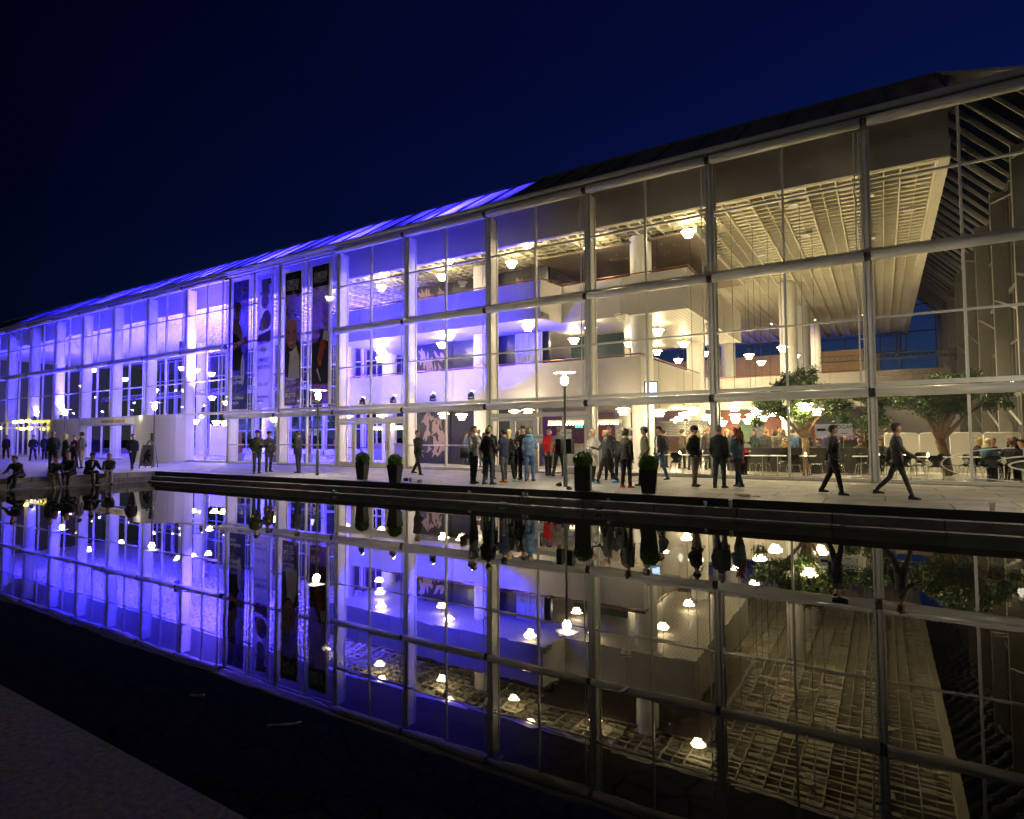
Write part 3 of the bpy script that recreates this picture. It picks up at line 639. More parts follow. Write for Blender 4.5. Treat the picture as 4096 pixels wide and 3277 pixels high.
def head_geo(b, c, female=False):
    o = len(b.v); n, m_ = 18, 14
    b.ball((0, 0, 0), 1, n=n, m=m_, k=0)
    for i in range(o, len(b.v)):
        x, y, z = b.v[i]
        X = x*.080; Y = y*.100; Z = z*.126
        if z < -.1: t = min(1, (-z-.1)/.9); X *= 1-.36*t; Y = Y*(1-.25*t)-(.012*t if y < 0 else -.0)
        if y < -.3: X *= .97; Y *= .93
        if y < -.8 and abs(x) < .28 and -.42 < z < .12: Y -= .019*(1-abs(x)/.3)*(1 if z < -.1 else .5)
        if y < -.6 and .02 < z < .3 and abs(x) > .2 and abs(x) < .6: Y += .006
        b.v[i] = (c[0]+X, c[1]+Y, c[2]+Z)
    for s in (-1, 1):
        b.ball((c[0]+s*.03, c[1]-.083, c[2]+.012), .0125, .007, .007, 8, 5, k=1)
        b.ball((c[0]+s*.03, c[1]-.088, c[2]+.034), .018, .006, .004, 8, 4, k=2)
        b.ball((c[0]+s*.079, c[1]+.008, c[2]-.005), .012, .02, .032, 8, 6, k=0)
    b.ball((c[0], c[1]-.081, c[2]-.058), .025, .008, .008, 8, 5, k=3)
def hand_geo(b, W, f, s):
    """palm, four unequal curled fingers and a thumb from the side of the palm"""
    f = f.normalized(); side = Vector((-s, 0, 0)); side = (side-f*side.dot(f)).normalized(); nrm = f.cross(side)
    def P(u, v, w_): return W+f*u+side*v+nrm*w_
    loft(b, [(P(0, 0, 0), .024, .02), (P(.04, 0, 0), .036, .016), (P(.085, 0, 0), .038, .014)], 8, 0)
    for q, (v, L_) in enumerate(((.027, .066), (.009, .078), (-.009, .072), (-.026, .056))):
        c_ = .012
        b.tube(P(.08, v, 0), P(.08+L_*.5, v, -s*c_), .0095, 6, .0085, k=0); b.tube(P(.08+L_*.5, v, -s*c_), P(.08+L_*.86, v, -s*c_*2.8), .0085, 6, .0065, k=0)
    b.tube(P(.025, .03, 0), P(.06, .056, -s*.012), .0115, 6, .010, k=0); b.tube(P(.06, .056, -s*.012), P(.09, .060, -s*.022), .010, 6, .0075, k=0)
def body_parts(J, o):
    """returns dict part -> (MB, voxel)"""
    up = J['up']; fat = o.get('fat', 1.0); fe = o.get('f', False); P = {}
    b = MB()
    loft(b, [(J['pel']-up*.08, .13, .09), (J['wst'], .12*fat, .09), (J['chs'], .15, .095), (J['shl'], .14, .08), (J['nck'], .066, .064), (J['hb']+up*.06, .060, .062)], 12)
    for nm in 'lr':
        limb(b, [J['s'+nm], J['e'+nm], J['w'+nm]], [.05, .038, .026]); limb(b, [J['hip'+nm], J['kn'+nm], J['an'+nm]], [.078, .052, .036])
    P['body'] = (b, .024)
    b = MB(); sw = (.94 if fe else 1.0)*o.get('bulk', 1.0); hem = o.get('hem', -.10)
    rings = [(J['pel']+up*hem, .172*fat*sw, .125*fat)]
    if hem < -.2:
        rings = [(J['pel']+Vector((0, 0, hem)), .20*fat, .155*fat), (J['pel']+Vector((0, 0, -.05)), .18*fat, .14*fat)]
    rings += [(J['wst'], .155*fat*sw, .118*fat), (J['chs'], .192*sw*(.5+.5*fat), .130*(.6+.4*fat)), (J['shl']-up*.02, .178*sw, .105), (J['shl']+up*.035, .11, .08), (J['nck']+up*(.05 if o.get('hood') else .012), .068 if not o.get('hood') else .085, .066 if not o.get('hood') else .085)]
    loft(b, rings, 16)
    for nm in 'lr': limb(b, [J['s'+nm], J['e'+nm], J['w'+nm]-J['f'+nm]*.015], [.066*sw, .056*sw, .044*sw])
    P['jacket'] = (b, .021)
    b = MB(); lg = o.get('leg', 1.0)
    loft(b, [(J['pel']-up*.10, .155*fat, .115*fat), (J['pel'], .162*fat, .118*fat), (J['pel']+up*.10, .150*fat, .108*fat)], 14)
    for nm in 'lr': limb(b, [J['hip'+nm], J['kn'+nm]*.5+J['hip'+nm]*.5, J['kn'+nm], J['an'+nm]+Vector((0, 0, .0))], [.095*lg, .086*lg, .066*lg, .056*lg])
    P['trousers'] = (b, .021)
    return P
def hair_geo(J, st):
    c = J['head']; b = MB(); C_ = (c.x, c.y, c.z)
    if st in ('short', 'long', 'bun', 'curly', 'bob', 'pony'):
        b.ball((c.x, c.y+.026, c.z+.03), .091, .098, .110, 16, 10)
        b.ball((c.x, c.y-.02, c.z+.082), .070, .072, .052, 14, 8)
    if st in ('long', 'bob', 'pony'):
        L_ = {'long': .40, 'bob': .19, 'pony': .30}[st]; wd = {'long': 1, 'bob': 1.05, 'pony': .45}[st]
        loft(b, [((c.x, c.y+.03, c.z+.02), .088*wd, .07), ((c.x, c.y+.06, c.z-L_*.4), .098*wd, .062), ((c.x, c.y+.085, c.z-L_*.8), .092*wd, .045), ((c.x, c.y+.085, c.z-L_), .05*wd, .02)], 14)
    if st == 'curly':
        rr = random.Random(3)
        for k in range(46):
            t = rr.random()*6.28; z = -.34+rr.random()*.46; r_ = .085+.03*rr.random()+(.03 if z < -.02 else 0)
            y = math.sin(t)*r_
            if y < -.03 and z < .07: y = abs(y)
            b.ball((c.x+math.cos(t)*r_, c.y+.03+y, c.z+z), .045, n=8, m=6)
    if st == 'bun': b.ball((c.x, c.y+.075, c.z+.125), .045, n=10, m=8)
    return b
def hat_geo(J, st):
    c = J['head']; b = MB()
    if st == 'beanie':
        b.lathe([(.094, .01), (.101, .03), (.099, .07), (.080, .118), (.044, .145), (0, .153)], (c.x, c.y+.008, c.z), 18, sy=1.12)
        b.lathe([(.096, .008), (.106, .012), (.106, .045), (.098, .05)], (c.x, c.y+.008, c.z), 18, sy=1.12)
        b.ball((c.x, c.y+.03, c.z+.01), .083, .082, .08, 12, 8)
    if st == 'cap':
        b.lathe([(.092, .035), (.098, .06), (.090, .10), (.064, .135), (0, .148)], (c.x, c.y+.006, c.z), 18, sy=1.12)
        b.add([(c.x+.07*math.cos(t), c.y-.085-.085*max(0, math.sin(t)), c.z+.052-.012*math.sin(t)) for t in [math.pi*i/10 for i in range(11)]], [tuple(range(11))])
        b.add([(c.x+.07*math.cos(t), c.y-.085-.085*max(0, math.sin(t)), c.z+.044-.012*math.sin(t)) for t in [math.pi*i/10 for i in range(11)]], [tuple(range(11))[::-1]])
    if st == 'hat':
        b.lathe([(.088, .045), (.15, .05), (.148, .058), (.09, .062), (.084, .11), (.07, .135), (0, .13)], (c.x, c.y+.006, c.z), 20, sy=1.12)
    return b
SKIN = [mat('skin', (.52, .30, .20), .55, var=.05), mat('skin', (.42, .23, .15), .55, var=.05)]
EYE = mat('eye', (.02, .015, .01), .2); BROW = mat('brow', (.08, .05, .03), .8); LIP = mat('lip', (.35, .12, .10), .5)
GEO = {}; PENDING = []
def geo(legs, arms, lean, seat, o, hairst, hatst):
    key = (legs, arms, lean, seat, tuple(sorted((k, v) for k, v in o.items() if k in ('fat', 'f', 'bulk', 'hem', 'hood', 'leg', 'spread'))))
    if key not in GEO:
        J = skeleton(legs, arms, lean, seat, o.get('spread', .02)); G = {'J': J, 'tmp': {}}
        for nm, (b, vx) in body_parts(J, o).items():
            me = b.mesh(nm, []); t = bpy.data.objects.new('t', me); COL.objects.link(t)
            md = t.modifiers.new('r', 'REMESH'); md.mode = 'VOXEL'; md.voxel_size = vx; md.use_smooth_shade = True
            ms = t.modifiers.new('s', 'SMOOTH'); ms.factor = .5; ms.iterations = 3
            G['tmp'][nm] = t
        GEO[key] = G
    return key
def bake_people():
    bpy.context.view_layer.update(); dg = bpy.context.evaluated_depsgraph_get()
    for G in GEO.values():
        if 'mesh' in G: continue
        G['mesh'] = {}
        for nm, t in G['tmp'].items():
            me = bpy.data.meshes.new_from_object(t.evaluated_get(dg)); me.name = nm
            n = len(me.vertices); co = np.empty(n*3, 'f'); me.vertices.foreach_get('co', co)
            if nm in ('jacket', 'trousers'):       # cloth folds
                c3 = co.reshape(-1, 3); am = .006 if nm == 'jacket' else .005
                w_ = np.sin(c3[:, 2]*38+np.sin(c3[:, 0]*23)*1.8+c3[:, 1]*12)*np.sin(c3[:, 0]*31+c3[:, 2]*9)
                nr = np.empty(n*3, 'f'); me.vertices.foreach_get('normal', nr)
                co = (c3+nr.reshape(-1, 3)*(w_*am)[:, None]).ravel(); me.vertices.foreach_set('co', co)
            me.polygons.foreach_set('use_smooth', [True]*len(me.polygons))
            G['mesh'][nm] = me
        for t in G['tmp'].values(): m0 = t.data; bpy.data.objects.remove(t); bpy.data.meshes.remove(m0)
        # fuse head and hands into the body mesh
        J = G['J']; me = G['mesh']['body']; b = MB()
        b.v = [tuple(v.co) for v in me.vertices]; b.f = [tuple(p.vertices) for p in me.polygons]; b.m = [0]*len(b.f)
        head_geo(b, J['head'])
        for s, nm in ((-1, 'l'), (1, 'r')): hand_geo(b, J['w'+nm], J['f'+nm], s)
        G['mesh']['body'] = b.mesh('body', [SKIN[0], EYE, BROW, LIP], True)
    for f in PENDING: f()
    PENDING.clear()
SHOE = {}
def shoe_mesh():
    b = MB(); loft(b, [((0, .07, .045), .036, .042), ((0, .02, .05), .04, .046), ((0, -.06, .036), .045, .033), ((0, -.13, .026), .042, .023), ((0, -.165, .02), .025, .014)], 12)
    b.box(-.04, .04, -.15, .08, 0, .018); return b
SHM_ = shoe_mesh()
def person(x, y, face, label, h=1.75, legs=((2, 3), (-3, 5)), arms=('down', 'down'), lean=0, seat=None, z=0., top=(.02, .02, .02), bot=(.02, .022, .03), shoe=(.02, .02, .02),
           hair='short', hairc=(.06, .035, .02), hat=None, hatc=(.02, .02, .02), group=None, skin=0, extra=None, shirt=None, **o):
    t = thing('person', label, 'person', (x, y, z), R(face), group, sc=h/1.76)
    key = geo(tuple(legs), tuple(arms), lean, seat, o, hair, hat)
    def fin():
        G = GEO[key]; J = G['J']
        dz = 0 if seat is not None else 0
        b = link('body', G['mesh']['body'], t)
        if skin: b.material_slots[0].link = 'OBJECT'; b.material_slots[0].material = SKIN[skin]
        for nm, c in (('jacket', top), ('trousers', bot)):
            q = link(nm, G['mesh'][nm], t)
            if not len(q.data.materials): q.data.materials.append(None)
            q.material_slots[0].link = 'OBJECT'; q.material_slots[0].material = cloth(c)
        if hair: hair_geo(J, hair).build('hair', cloth(hairc, .55), t, True)
        if hat:
            hm_ = [cloth(hatc)] if hat != 'beanie' or 'stripe' not in o else [M['stripe']]
            hat_geo(J, hat).build({'beanie': 'beanie', 'cap': 'cap', 'hat': 'hat'}[hat], hm_, t, True)
        for s, nm in ((-1, 'l'), (1, 'r')):
            a = J['an'+nm]; k_ = tuple(round(v, 2) for v in shoe)
            if k_ not in SHOE: SHOE[k_] = SHM_.mesh('shoe', cloth(shoe, .5), True)
            q = link('shoe', SHOE[k_], t, (a.x, a.y, a.z-.085)); q.rotation_euler = (0, 0, R(s*12))
        if shirt:
            b_ = MB(); loft(b_, [(J['pel']+Vector((0, -.045, -.06)), .075, .09), (J['wst']+Vector((0, -.04, 0)), .075, .088), (J['chs']+Vector((0, -.045, 0)), .06, .095), (J['shl']+Vector((0, -.03, 0)), .045, .088)], 12)
            b_.build('shirt', cloth(shirt), t, True)
        if extra: extra(t, J)
    PENDING.append(fin); return t
def stripemat():
    m = mat('striped_knit', (.5, .6, .2), .9); t = m.node_tree; b = t.nodes['Principled BSDF']
    tcn = t.nodes.new('ShaderNodeTexCoord'); wv = t.nodes.new('ShaderNodeTexWave'); wv.bands_direction = 'Z'; wv.inputs['Scale'].default_value = 11; wv.inputs['Distortion'].default_value = .3
    cr = t.nodes.new('ShaderNodeValToRGB'); cr.color_ramp.interpolation = 'CONSTANT'; cr.color_ramp.elements[0].color = (.03, .05, .03, 1); cr.color_ramp.elements[1].color = (.42, .55, .12, 1); cr.color_ramp.elements[1].position = .45
    t.links.new(tcn.outputs['Object'], wv.inputs['Vector']); t.links.new(wv.outputs[0], cr.inputs[0]); t.links.new(cr.outputs[0], b.inputs['Base Color']); return m
M['stripe'] = stripemat()
WALK = ((19, 4), (-14, 20)); STEP = ((12, 6), (-10, 10)); CON = ((3, 2), (-2, 8)); WIDE = ((5, 4), (-4, 4))
K = (.015, .015, .017); NAVY = (.02, .028, .06); JEAN = (.045, .075, .14); GREY = (.10, .10, .11)
BROWN = (.07, .035, .018); BLOND = (.50, .36, .14); DKB = (.03, .02, .012); GING = (.28, .10, .03)
# --- the crowd outside the entrance
person(-10.94, -6.02, 82, 'man in a pale grey jumper gesturing at the left edge of the crowd', 1.83, CON, ('out', 'phone'), top=(.45, .44, .40), bot=(.015, .017, .03), hairc=BROWN)
person(-13.3, -2.0, 70, 'woman in an olive dress and black boots half hidden behind the grey jumper', 1.66, STEP, ('down', 'hold'), top=(.16, .14, .09), bot=K, hair='long', hairc=BROWN, f=True, hem=-.35)
person(-10.36, -6.05, 172, 'man in a green striped beanie and black jacket seen from behind', 1.76, WIDE, ('hold', 'pocket'), top=(.018, .018, .017), bot=(.035, .06, .10), hair='short', hairc=DKB, hat='beanie', bulk=1.12, stripe=1)
person(-10.40, -5.1, -100, 'man in a navy puffer jacket and black beanie behind the green striped beanie', 1.74, CON, ('out', 'hold'), top=(.02, .025, .07), bot=(.07, .08, .085), hairc=DKB, hat='beanie', shoe=(.5, .16, .03), bulk=1.15)
person(-11.54, -4.22, 200, 'tall brown haired man standing behind the two beanies', 1.88, CON, ('down', 'down'), top=K, bot=K, hairc=BROWN)
person(-10.9, -3.4, 40, 'blonde woman looking out behind the navy puffer jacket', 1.72, CON, ('down', 'down'), top=GREY, bot=K, hair='bob', hairc=BLOND, f=True)
person(-10.55, -4.56, 165, 'woman with long blonde hair, black coat and aqua sneakers seen from behind', 1.73, ((10, 0), (-12, 0)), ('hold', 'hold'), top=(.02, .02, .02), bot=K, shoe=(.35, .6, .55), hair='long', hairc=(.60, .46, .18), f=True, hem=-.34)
person(-10.45, -3.8, 15, 'man in a dark hat and black coat facing the pool', 1.86, CON, ('hold', 'down'), top=(.018, .02, .022), bot=K, hairc=DKB, hat='hat', hatc=(.05, .05, .025), hem=-.25)
person(-9.95, -4.24, 200, 'woman in a blue hoodie and turquoise scarf with paint stained jeans', 1.76, WIDE, ('phone', 'relax'), top=(.13, .20, .32), bot=(.07, .13, .30), shoe=(.06, .03, .02), hair='bun', hairc=(.22, .16, .10), f=True, bulk=1.15, hood=1,
       extra=lambda t, J: (MB().lathe([(.075, -.02), (.115, .0), (.12, .05), (.085, .09)], tuple(J['nck']), 16, sy=1.05).build('scarf', cloth((.05, .42, .60)), t, True)))
person(-11.04+.35, -1.55, 60, 'stout man in a bright red fleece and glasses beside the door', 1.84, WIDE, ('down', 'down'), top=(.62, .012, .018), bot=(.02, .02, .02), hairc=BROWN, fat=1.18,
       extra=lambda t, J: (MB().box(J['head'].x-.062, J['head'].x+.062, J['head'].y-.102, J['head'].y-.096, J['head'].z+.004, J['head'].z+.024).build('glasses', cloth(K), t)))
person(-10.15, -1.75, 178, 'man in a pale khaki jacket walking in through the open door', 1.86, STEP, ('swingf', 'swingb'), top=(.30, .27, .20), bot=K, hairc=(.20, .13, .08))
person(-13.2, 3.2, 120, 'man in a brown jacket just inside the open door', 1.8, CON, ('relax', 'down'), z=.02, top=(.10, .07, .05), bot=K, hairc=BROWN)
person(-8.05, -3.38, 60, 'blonde woman in a long white coat behind the tall planter', 1.72, ((8, 2), (-8, 8)), ('bagarm', 'out'), top=(.62, .58, .50), bot=K, hair='bob', hairc=(.60, .45, .22), f=True, hem=-.42)
person(-7.3, -4.1, -50, 'woman in a dark grey coat stepping out in blue sneakers', 1.70, WALK, ('out', 'swingb'), top=(.05, .05, .05), bot=K, shoe=(.02, .25, .50), hair='short', hairc=(.5, .38, .2), f=True)
person(-7.9, -2.4, 30, 'bearded man in black holding a red drink, behind the leather jacket', 1.80, CON, ('hold', 'pocket'), top=(.025, .03, .025), bot=K, hairc=(.25, .13, .06))
person(-7.25, -3.1, 195, 'blonde woman in a black leather jacket facing the bar', 1.71, CON, ('relax', 'hold'), top=(.03, .032, .033), bot=K, hair='long', hairc=(.50, .42, .26), f=True)
person(-6.22, -5.16, 160, 'woman in a quilted black jacket and red shoes seen from behind', 1.68, CON, ('relax', 'relax'), top=(.045, .04, .035), bot=K, shoe=(.65, .05, .03), hair='bun', hairc=(.10, .07, .04), f=True, bulk=1.1)
person(-5.95, -4.4, -62, 'man in a grey cap and khaki field jacket smiling to the left', 1.76, STEP, ('pocket', 'pocket'), top=(.17, .17, .11), bot=K, hat='cap', hatc=(.12, .15, .17), hairc=DKB, bulk=1.08)
person(-6.3, -1.95, -35, 'man in a white shirt and dark cardigan leaning by the window', 1.80, STEP, ('relax', 'pocket'), top=(.02, .02, .028), bot=(.06, .13, .25), shirt=(.75, .72, .68), hairc=DKB)
person(-4.65, -3.83, 70, 'man in a black beanie and beige trousers standing alone', 1.77, WIDE, ('pocket', 'pocket'), top=(.012, .012, .013), bot=(.24, .21, .14), hairc=DKB, hat='beanie', hatc=(.01, .01, .012), bulk=1.1)
person(-3.92, -4.01, 172, 'grey haired man in a black coat and jeans seen from behind', 1.78, WIDE, ('relax', 'relax'), top=(.012, .012, .015), bot=(.05, .065, .085), hairc=(.22, .18, .13), bulk=1.12, shoe=(.14, .12, .07))
person(-3.55, -3.41, -120, 'woman with long curly red hair and blue fur sleeves', 1.70, STEP, ('down', 'hold'), top=(.06, .12, .15), bot=K, hair='curly', hairc=(.24, .06, .015), f=True, bulk=1.22)
person(-1.05, -4.65, 88, 'man in a dark grey jacket striding right past the cafe window', 1.74, ((13, 3), (-16, 10)), ('pocket', 'swingb'), top=(.035, .035, .035), bot=(.02, .02, .02), hairc=DKB)
person(.25, -5.05, 92, 'slim man in grey striding right, nearest the right edge', 1.78, ((19, 2), (-20, 22)), ('swingf', 'swingb'), top=(.10, .09, .075), bot=(.05, .05, .045), hairc=(.1, .07, .05), leg=.85)
person(-22.2, -5.79, 65, 'man in a black cap, green bomber jacket and jeans by the banners', 1.81, CON, ('pocket', 'hold'), top=(.022, .03, .017), bot=(.035, .05, .075), shoe=(.10, .05, .03), hat='cap', hatc=K, hairc=DKB, bulk=1.15)
person(-22.7, -4.87, 75, 'bearded man mostly hidden behind the green bomber jacket', 1.78, CON, ('hold', 'down'), top=(.03, .03, .03), bot=(.05, .05, .06), hairc=GING, hat='cap', hatc=K)
person(-20.9, -4.75, -75, 'bearded man in a navy raincoat and cap holding a cup', 1.79, CON, ('hold', 'relax'), top=(.016, .018, .035), bot=K, hairc=DKB, hat='cap', hatc=K, bulk=1.15, hem=-.16)
person(-15.56, -3.35, 88, 'person in dark clothes walking past the pair of doors', 1.80, WALK, ('swingf', 'relax'), top=(.03, .03, .025), bot=(.02, .02, .02), hairc=(.08, .06, .05))
# --- the group on the far left
person(-34.76, -8.31, 70, 'man in a dark suit standing behind the seated row', 1.88, CON, ('down', 'pocket'), top=(.014, .018, .022), bot=K, hairc=GING)
person(-35.2, -7.2, 20, 'short person in a maroon top behind the dark suit', 1.70, CON, ('down', 'hold'), top=(.06, .015, .04), bot=K, hairc=BROWN)
person(-34.2, -8.0, 175, 'blonde woman in a black coat standing in the group seen from behind', 1.74, CON, ('hold', 'hold'), top=(.012, .012, .013), bot=K, hair='bob', hairc=(.52, .42, .18), f=True, hem=-.3)
person(-34.2, -7.3, -50, 'bearded man in grey green standing right of the blonde woman', 1.84, CON, ('pocket', 'relax'), top=(.05, .055, .05), bot=(.20, .18, .13), hairc=DKB)
person(-30.74, -6.55, 85, 'person in a dark jumper walking past the golden lettering', 1.78, WALK, ('pocket', 'pocket'), top=(.02, .018, .045), bot=(.015, .015, .03), hairc=(.12, .06, .04))
person(-50.5, -3.6, 60, 'man in a blue black jacket striding below the yellow lanterns, left', 1.85, WALK, ('pocket', 'pocket'), top=(.01, .012, .05), bot=(.01, .01, .03), hairc=BROWN)
person(-52.2, -2.3, 75, 'person in a long blue black coat below the yellow lanterns, right', 1.85, STEP, ('relax', 'relax'), top=(.01, .012, .05), bot=K, hairc=DKB, hem=-.34)
person(-57.4, -2.9, 60, 'person in grey walking at the far left edge', 1.85, STEP, ('down', 'down'), top=(.04, .03, .03), bot=K, hairc=BROWN)
# --- the row seated on the plaza edge at the left end of the pool
SITL = ((80, 62), (84, 74))
GSIT = 'people sitting on the steps at the end of the pool'
person(-28.05, -11.85, 40, 'seated person in a grey brown jacket at the left picture edge', 1.80, ((78, 66), (86, 74)), ('knee', 'lap'), 34, .02, top=(.05, .045, .04), bot=K, hairc=BROWN, group=GSIT)
person(-28.05, -10.8, 85, 'seated man in dark blue with stone coloured trousers looking down', 1.80, ((72, 40), (76, 50)), ('lap', 'lap'), 42, .02, top=(.015, .02, .03), bot=(.22, .20, .17), shoe=(.3, .3, .3), hairc=GING, group=GSIT)
person(-28.02, -10.2, 48, 'seated balding man in black in the middle of the row', 1.84, ((86, 80), (82, 66)), ('lap', 'knee'), 24, .02, top=(.012, .012, .014), bot=K, hair=None, group=GSIT, bulk=1.25)
person(-28.02, -9.55, 95, 'seated man in a black cap with an open jacket over a white shirt', 1.80, ((84, 70), (90, 88)), ('knee', 'knee'), 26, .02, top=(.012, .012, .014), bot=K, hat='cap', hatc=K, shirt=(.42, .40, .46), hairc=DKB, group=GSIT, bulk=1.15)
person(-28.05, -8.75, 62, 'seated person in green jacket and beige trousers, rightmost of the row', 1.76, ((76, 80), (80, 60)), ('knee', 'knee'), 32, .02, top=(.05, .06, .045), bot=(.34, .30, .26), hairc=DKB, group=GSIT)

# ================================================================== BANNERS
def shape(b, pts, y, t=.003, k=0): b.poly([(x, y, z) for x, z in pts], t, (0, 1, 0), k)
def ell(cx, cz, rx, rz, n=24, rot=0): return [(cx+rx*math.cos(a)*math.cos(rot)-rz*math.sin(a)*math.sin(rot), cz+rx*math.cos(a)*math.sin(rot)+rz*math.sin(a)*math.cos(rot)) for a in [-2*math.pi*i/n for i in range(n)]]
def banner(x0, x1, z0, z1, label, base, draw, frame=True):
    W = x1-x0; t = thing('banner', label, 'banner', (x0, -.36, z0), 0, 'tall banners hung on the glass front')
    H = z1-z0; b = MB(); b.box(0, W, 0, .006, 0, H); b.build('cloth', sheer(base, .20, .6), t)
    f = MB()
    for z in (-.04, H+.03): f.tube((-.04, .006, z), (W+.04, .006, z), .022, 8)
    if frame:
        for x in (-.05, W+.05): f.box(x-.03, x+.03, -.01, .03, -.06, H+.05)
    if not frame:
        for x in (-.04, W+.04): f.tube((x, .006, -.04), (x, .006, H+.03), .010, 6)
    for z in (.3, H*.5, H-.3):
        for x in (-.05, W+.05): f.tube((x, .02, z), (x, .30, z), .012, 5)
    f.build('hanging_frame', M['pipe_white'], t)
    draw(t, W, H)
def pic(t, name, pts_cols, y0=-.004):
    for q, (pts, c) in enumerate(pts_cols):
        b = MB(); shape(b, pts, y0-.0035*q, .003); b.build(name, bmat(c), t)
BM_ = {}
def sheer(m, tr=.18, tl=.42):       # printed mesh cloth that lets the light behind it through
    t = m.node_tree; b = t.nodes['Principled BSDF']; o = [n for n in t.nodes if n.type == 'OUTPUT_MATERIAL'][0]
    a = t.nodes.new('ShaderNodeBsdfTranslucent'); c = t.nodes.new('ShaderNodeBsdfTransparent'); m1 = t.nodes.new('ShaderNodeMixShader'); m2 = t.nodes.new('ShaderNodeMixShader')
    v = t.nodes.new('ShaderNodeVectorMath'); v.operation = 'SCALE'; v.inputs['Scale'].default_value = 1.
    if b.inputs['Base Color'].is_linked: s_ = b.inputs['Base Color'].links[0].from_socket; t.links.new(s_, a.inputs[0])
    else: a.inputs[0].default_value = b.inputs['Base Color'].default_value
    m1.inputs[0].default_value = tl; m2.inputs[0].default_value = tr
    t.links.new(b.outputs[0], m1.inputs[1]); t.links.new(a.outputs[0], m1.inputs[2]); t.links.new(m1.outputs[0], m2.inputs[1]); t.links.new(c.outputs[0], m2.inputs[2]); t.links.new(m2.outputs[0], o.inputs[0]); return m
def bmat(c):
    if c not in BM_: BM_[c] = sheer(mat('print', c, .55, var=.08, vs=3), .12, .45)
    return BM_[c]
def tx(t, s, x, z, size, c, bold=.004, xs=.62, rot=0, y=-.03):
    me = text_mesh(s, size, bold, .002, mt=bmat(c), xs=xs); o = link('lettering', me, t, (x, y, z)); o.rotation_euler = (0, rot, 0); return o
SK = (.50, .25, .18); WHT = (.75, .75, .78)
def d1(t, W, H):
    pic(t, 'portrait', [([(0, H*.42), (W*.45, H*.44), (W*.62, H*.60), (W*.30, H*.70), (0, H*.70)], (.35, .18, .14)), (ell(W*.28, H*.74, .22, .33), SK), (ell(W*.30, H*.80, .30, .28), (.22, .10, .04)),
        ([(0, H*.30), (W*.5, H*.30), (W*.62, H*.44), (W*.40, H*.56), (0, H*.60)], (.01, .01, .015)), (ell(W*.68, H*.30, .18, .9), (.55, .55, .6)), (ell(W*.72, H*.925, .15, .15), WHT), (ell(W*.72, H*.925, .11, .11), (.02, .02, .1)),
        ([(W*.02, H*.46), (W*.9, H*.51), (W*.98, H*.56), (W*.1, H*.515)], (.45, .03, .08))])
    tx(t, 'Grease', W*.08, H*.475, .46, (.8, .7, .75), .012, .8, R(-18)); tx(t, 'TURNEPREMIERE', W*.08, H*.235, .27, WHT, .006, .52); tx(t, '16. SEPTEMBER', W*.08, H*.195, .27, WHT, .006, .56)
    tx(t, 'musikhuset\naarhus', W*.08, H*.075, .28, WHT, .003, .8); shape_ = [([(W*.68, H*.918), (W*.70, H*.918), (W*.70, H*.935), (W*.68, H*.935)], WHT)]; pic(t, 'emblem', shape_, -.034)
def d2(t, W, H):
    pic(t, 'portrait', [([(W*.28, H*.87), (W*.72, H*.87), (W*.78, H*.97), (W*.24, H*.97)], (.25, .24, .42)), ([(W*.15, H*.855), (W*.88, H*.855), (W*.88, H*.875), (W*.15, H*.875)], (.35, .33, .55)), (ell(W*.5, H*.80, .34, .42), (.42, .30, .50)), (ell(W*.5, H*.775, .20, .03), (.15, .06, .2)),
        (ell(W*.38, H*.82, .05, .03), (.05, .03, .1)), (ell(W*.62, H*.82, .05, .03), (.05, .03, .1)), (ell(W*.62, H*.66, .40, .55), (.28, .16, .45)), (ell(W*.40, H*.63, .30, .42), (.60, .42, .55)), (ell(W*.2, H*.60, .07, .13), (.55, .02, .08)),
        ([(W*.05, H*.50), (W*.95, H*.50), (W*.95, H*.58), (W*.05, H*.55)], (.16, .08, .35)), (ell(W*.83, H*.945, .15, .15), (.01, .01, .03)), (ell(W*.83, H*.945, .04, .07), WHT),
        (ell(W*.5, H*.44, .42, .22, 4), (.75, .72, .80))])
    tx(t, 'TAMTAM', W*.03, H*.475, .46, (.35, .03, .2), .014, .62, R(-4)); tx(t, 'Cabaret', W*.26, H*.43, .18, (.3, .05, .2), 0, .8, y=-.045)
    tx(t, 'SOMMERREVY', W*.07, H*.345, .34, (.12, .09, .3), .003, .50); tx(t, 'AARHUS FESTUGE', W*.07, H*.292, .30, (.12, .09, .3), .003, .46); tx(t, '29. AUG - 5. SEP', W*.08, H*.165, .26, (.14, .10, .4), .002, .50)
    pic(t, 'rule', [([(W*.07, H*.334), (W*.93, H*.334), (W*.93, H*.336), (W*.07, H*.336)], (.1, .1, .3))], -.03); tx(t, 'musikhuset\naarhus', W*.08, H*.075, .27, (.08, .06, .4), .002, .8)
def orchestra(t, W, z0, z1, seed):
    rr = random.Random(seed); L = []
    for k in range(44):
        x = rr.random()*W*.86+W*.07; z = z0+(z1-z0)*rr.random(); s = .028+.022*rr.random()
        L.append((ell(x, z, s, s*1.7, 8), rr.choice([(.02, .02, .04), (.03, .02, .03), (.05, .02, .02), (.10, .07, .12)]))); L.append((ell(x, z+s*2, s*.5, s*.6, 8), SK))
    b = MB(); cs = sorted({c for _, c in L})
    for q, (pts, c) in enumerate(L): shape(b, pts, -.006-.0006*q, .0005, cs.index(c))
    o = b.build('orchestra_picture', [bmat(c) for c in cs], t); o['kind'] = 'stuff'
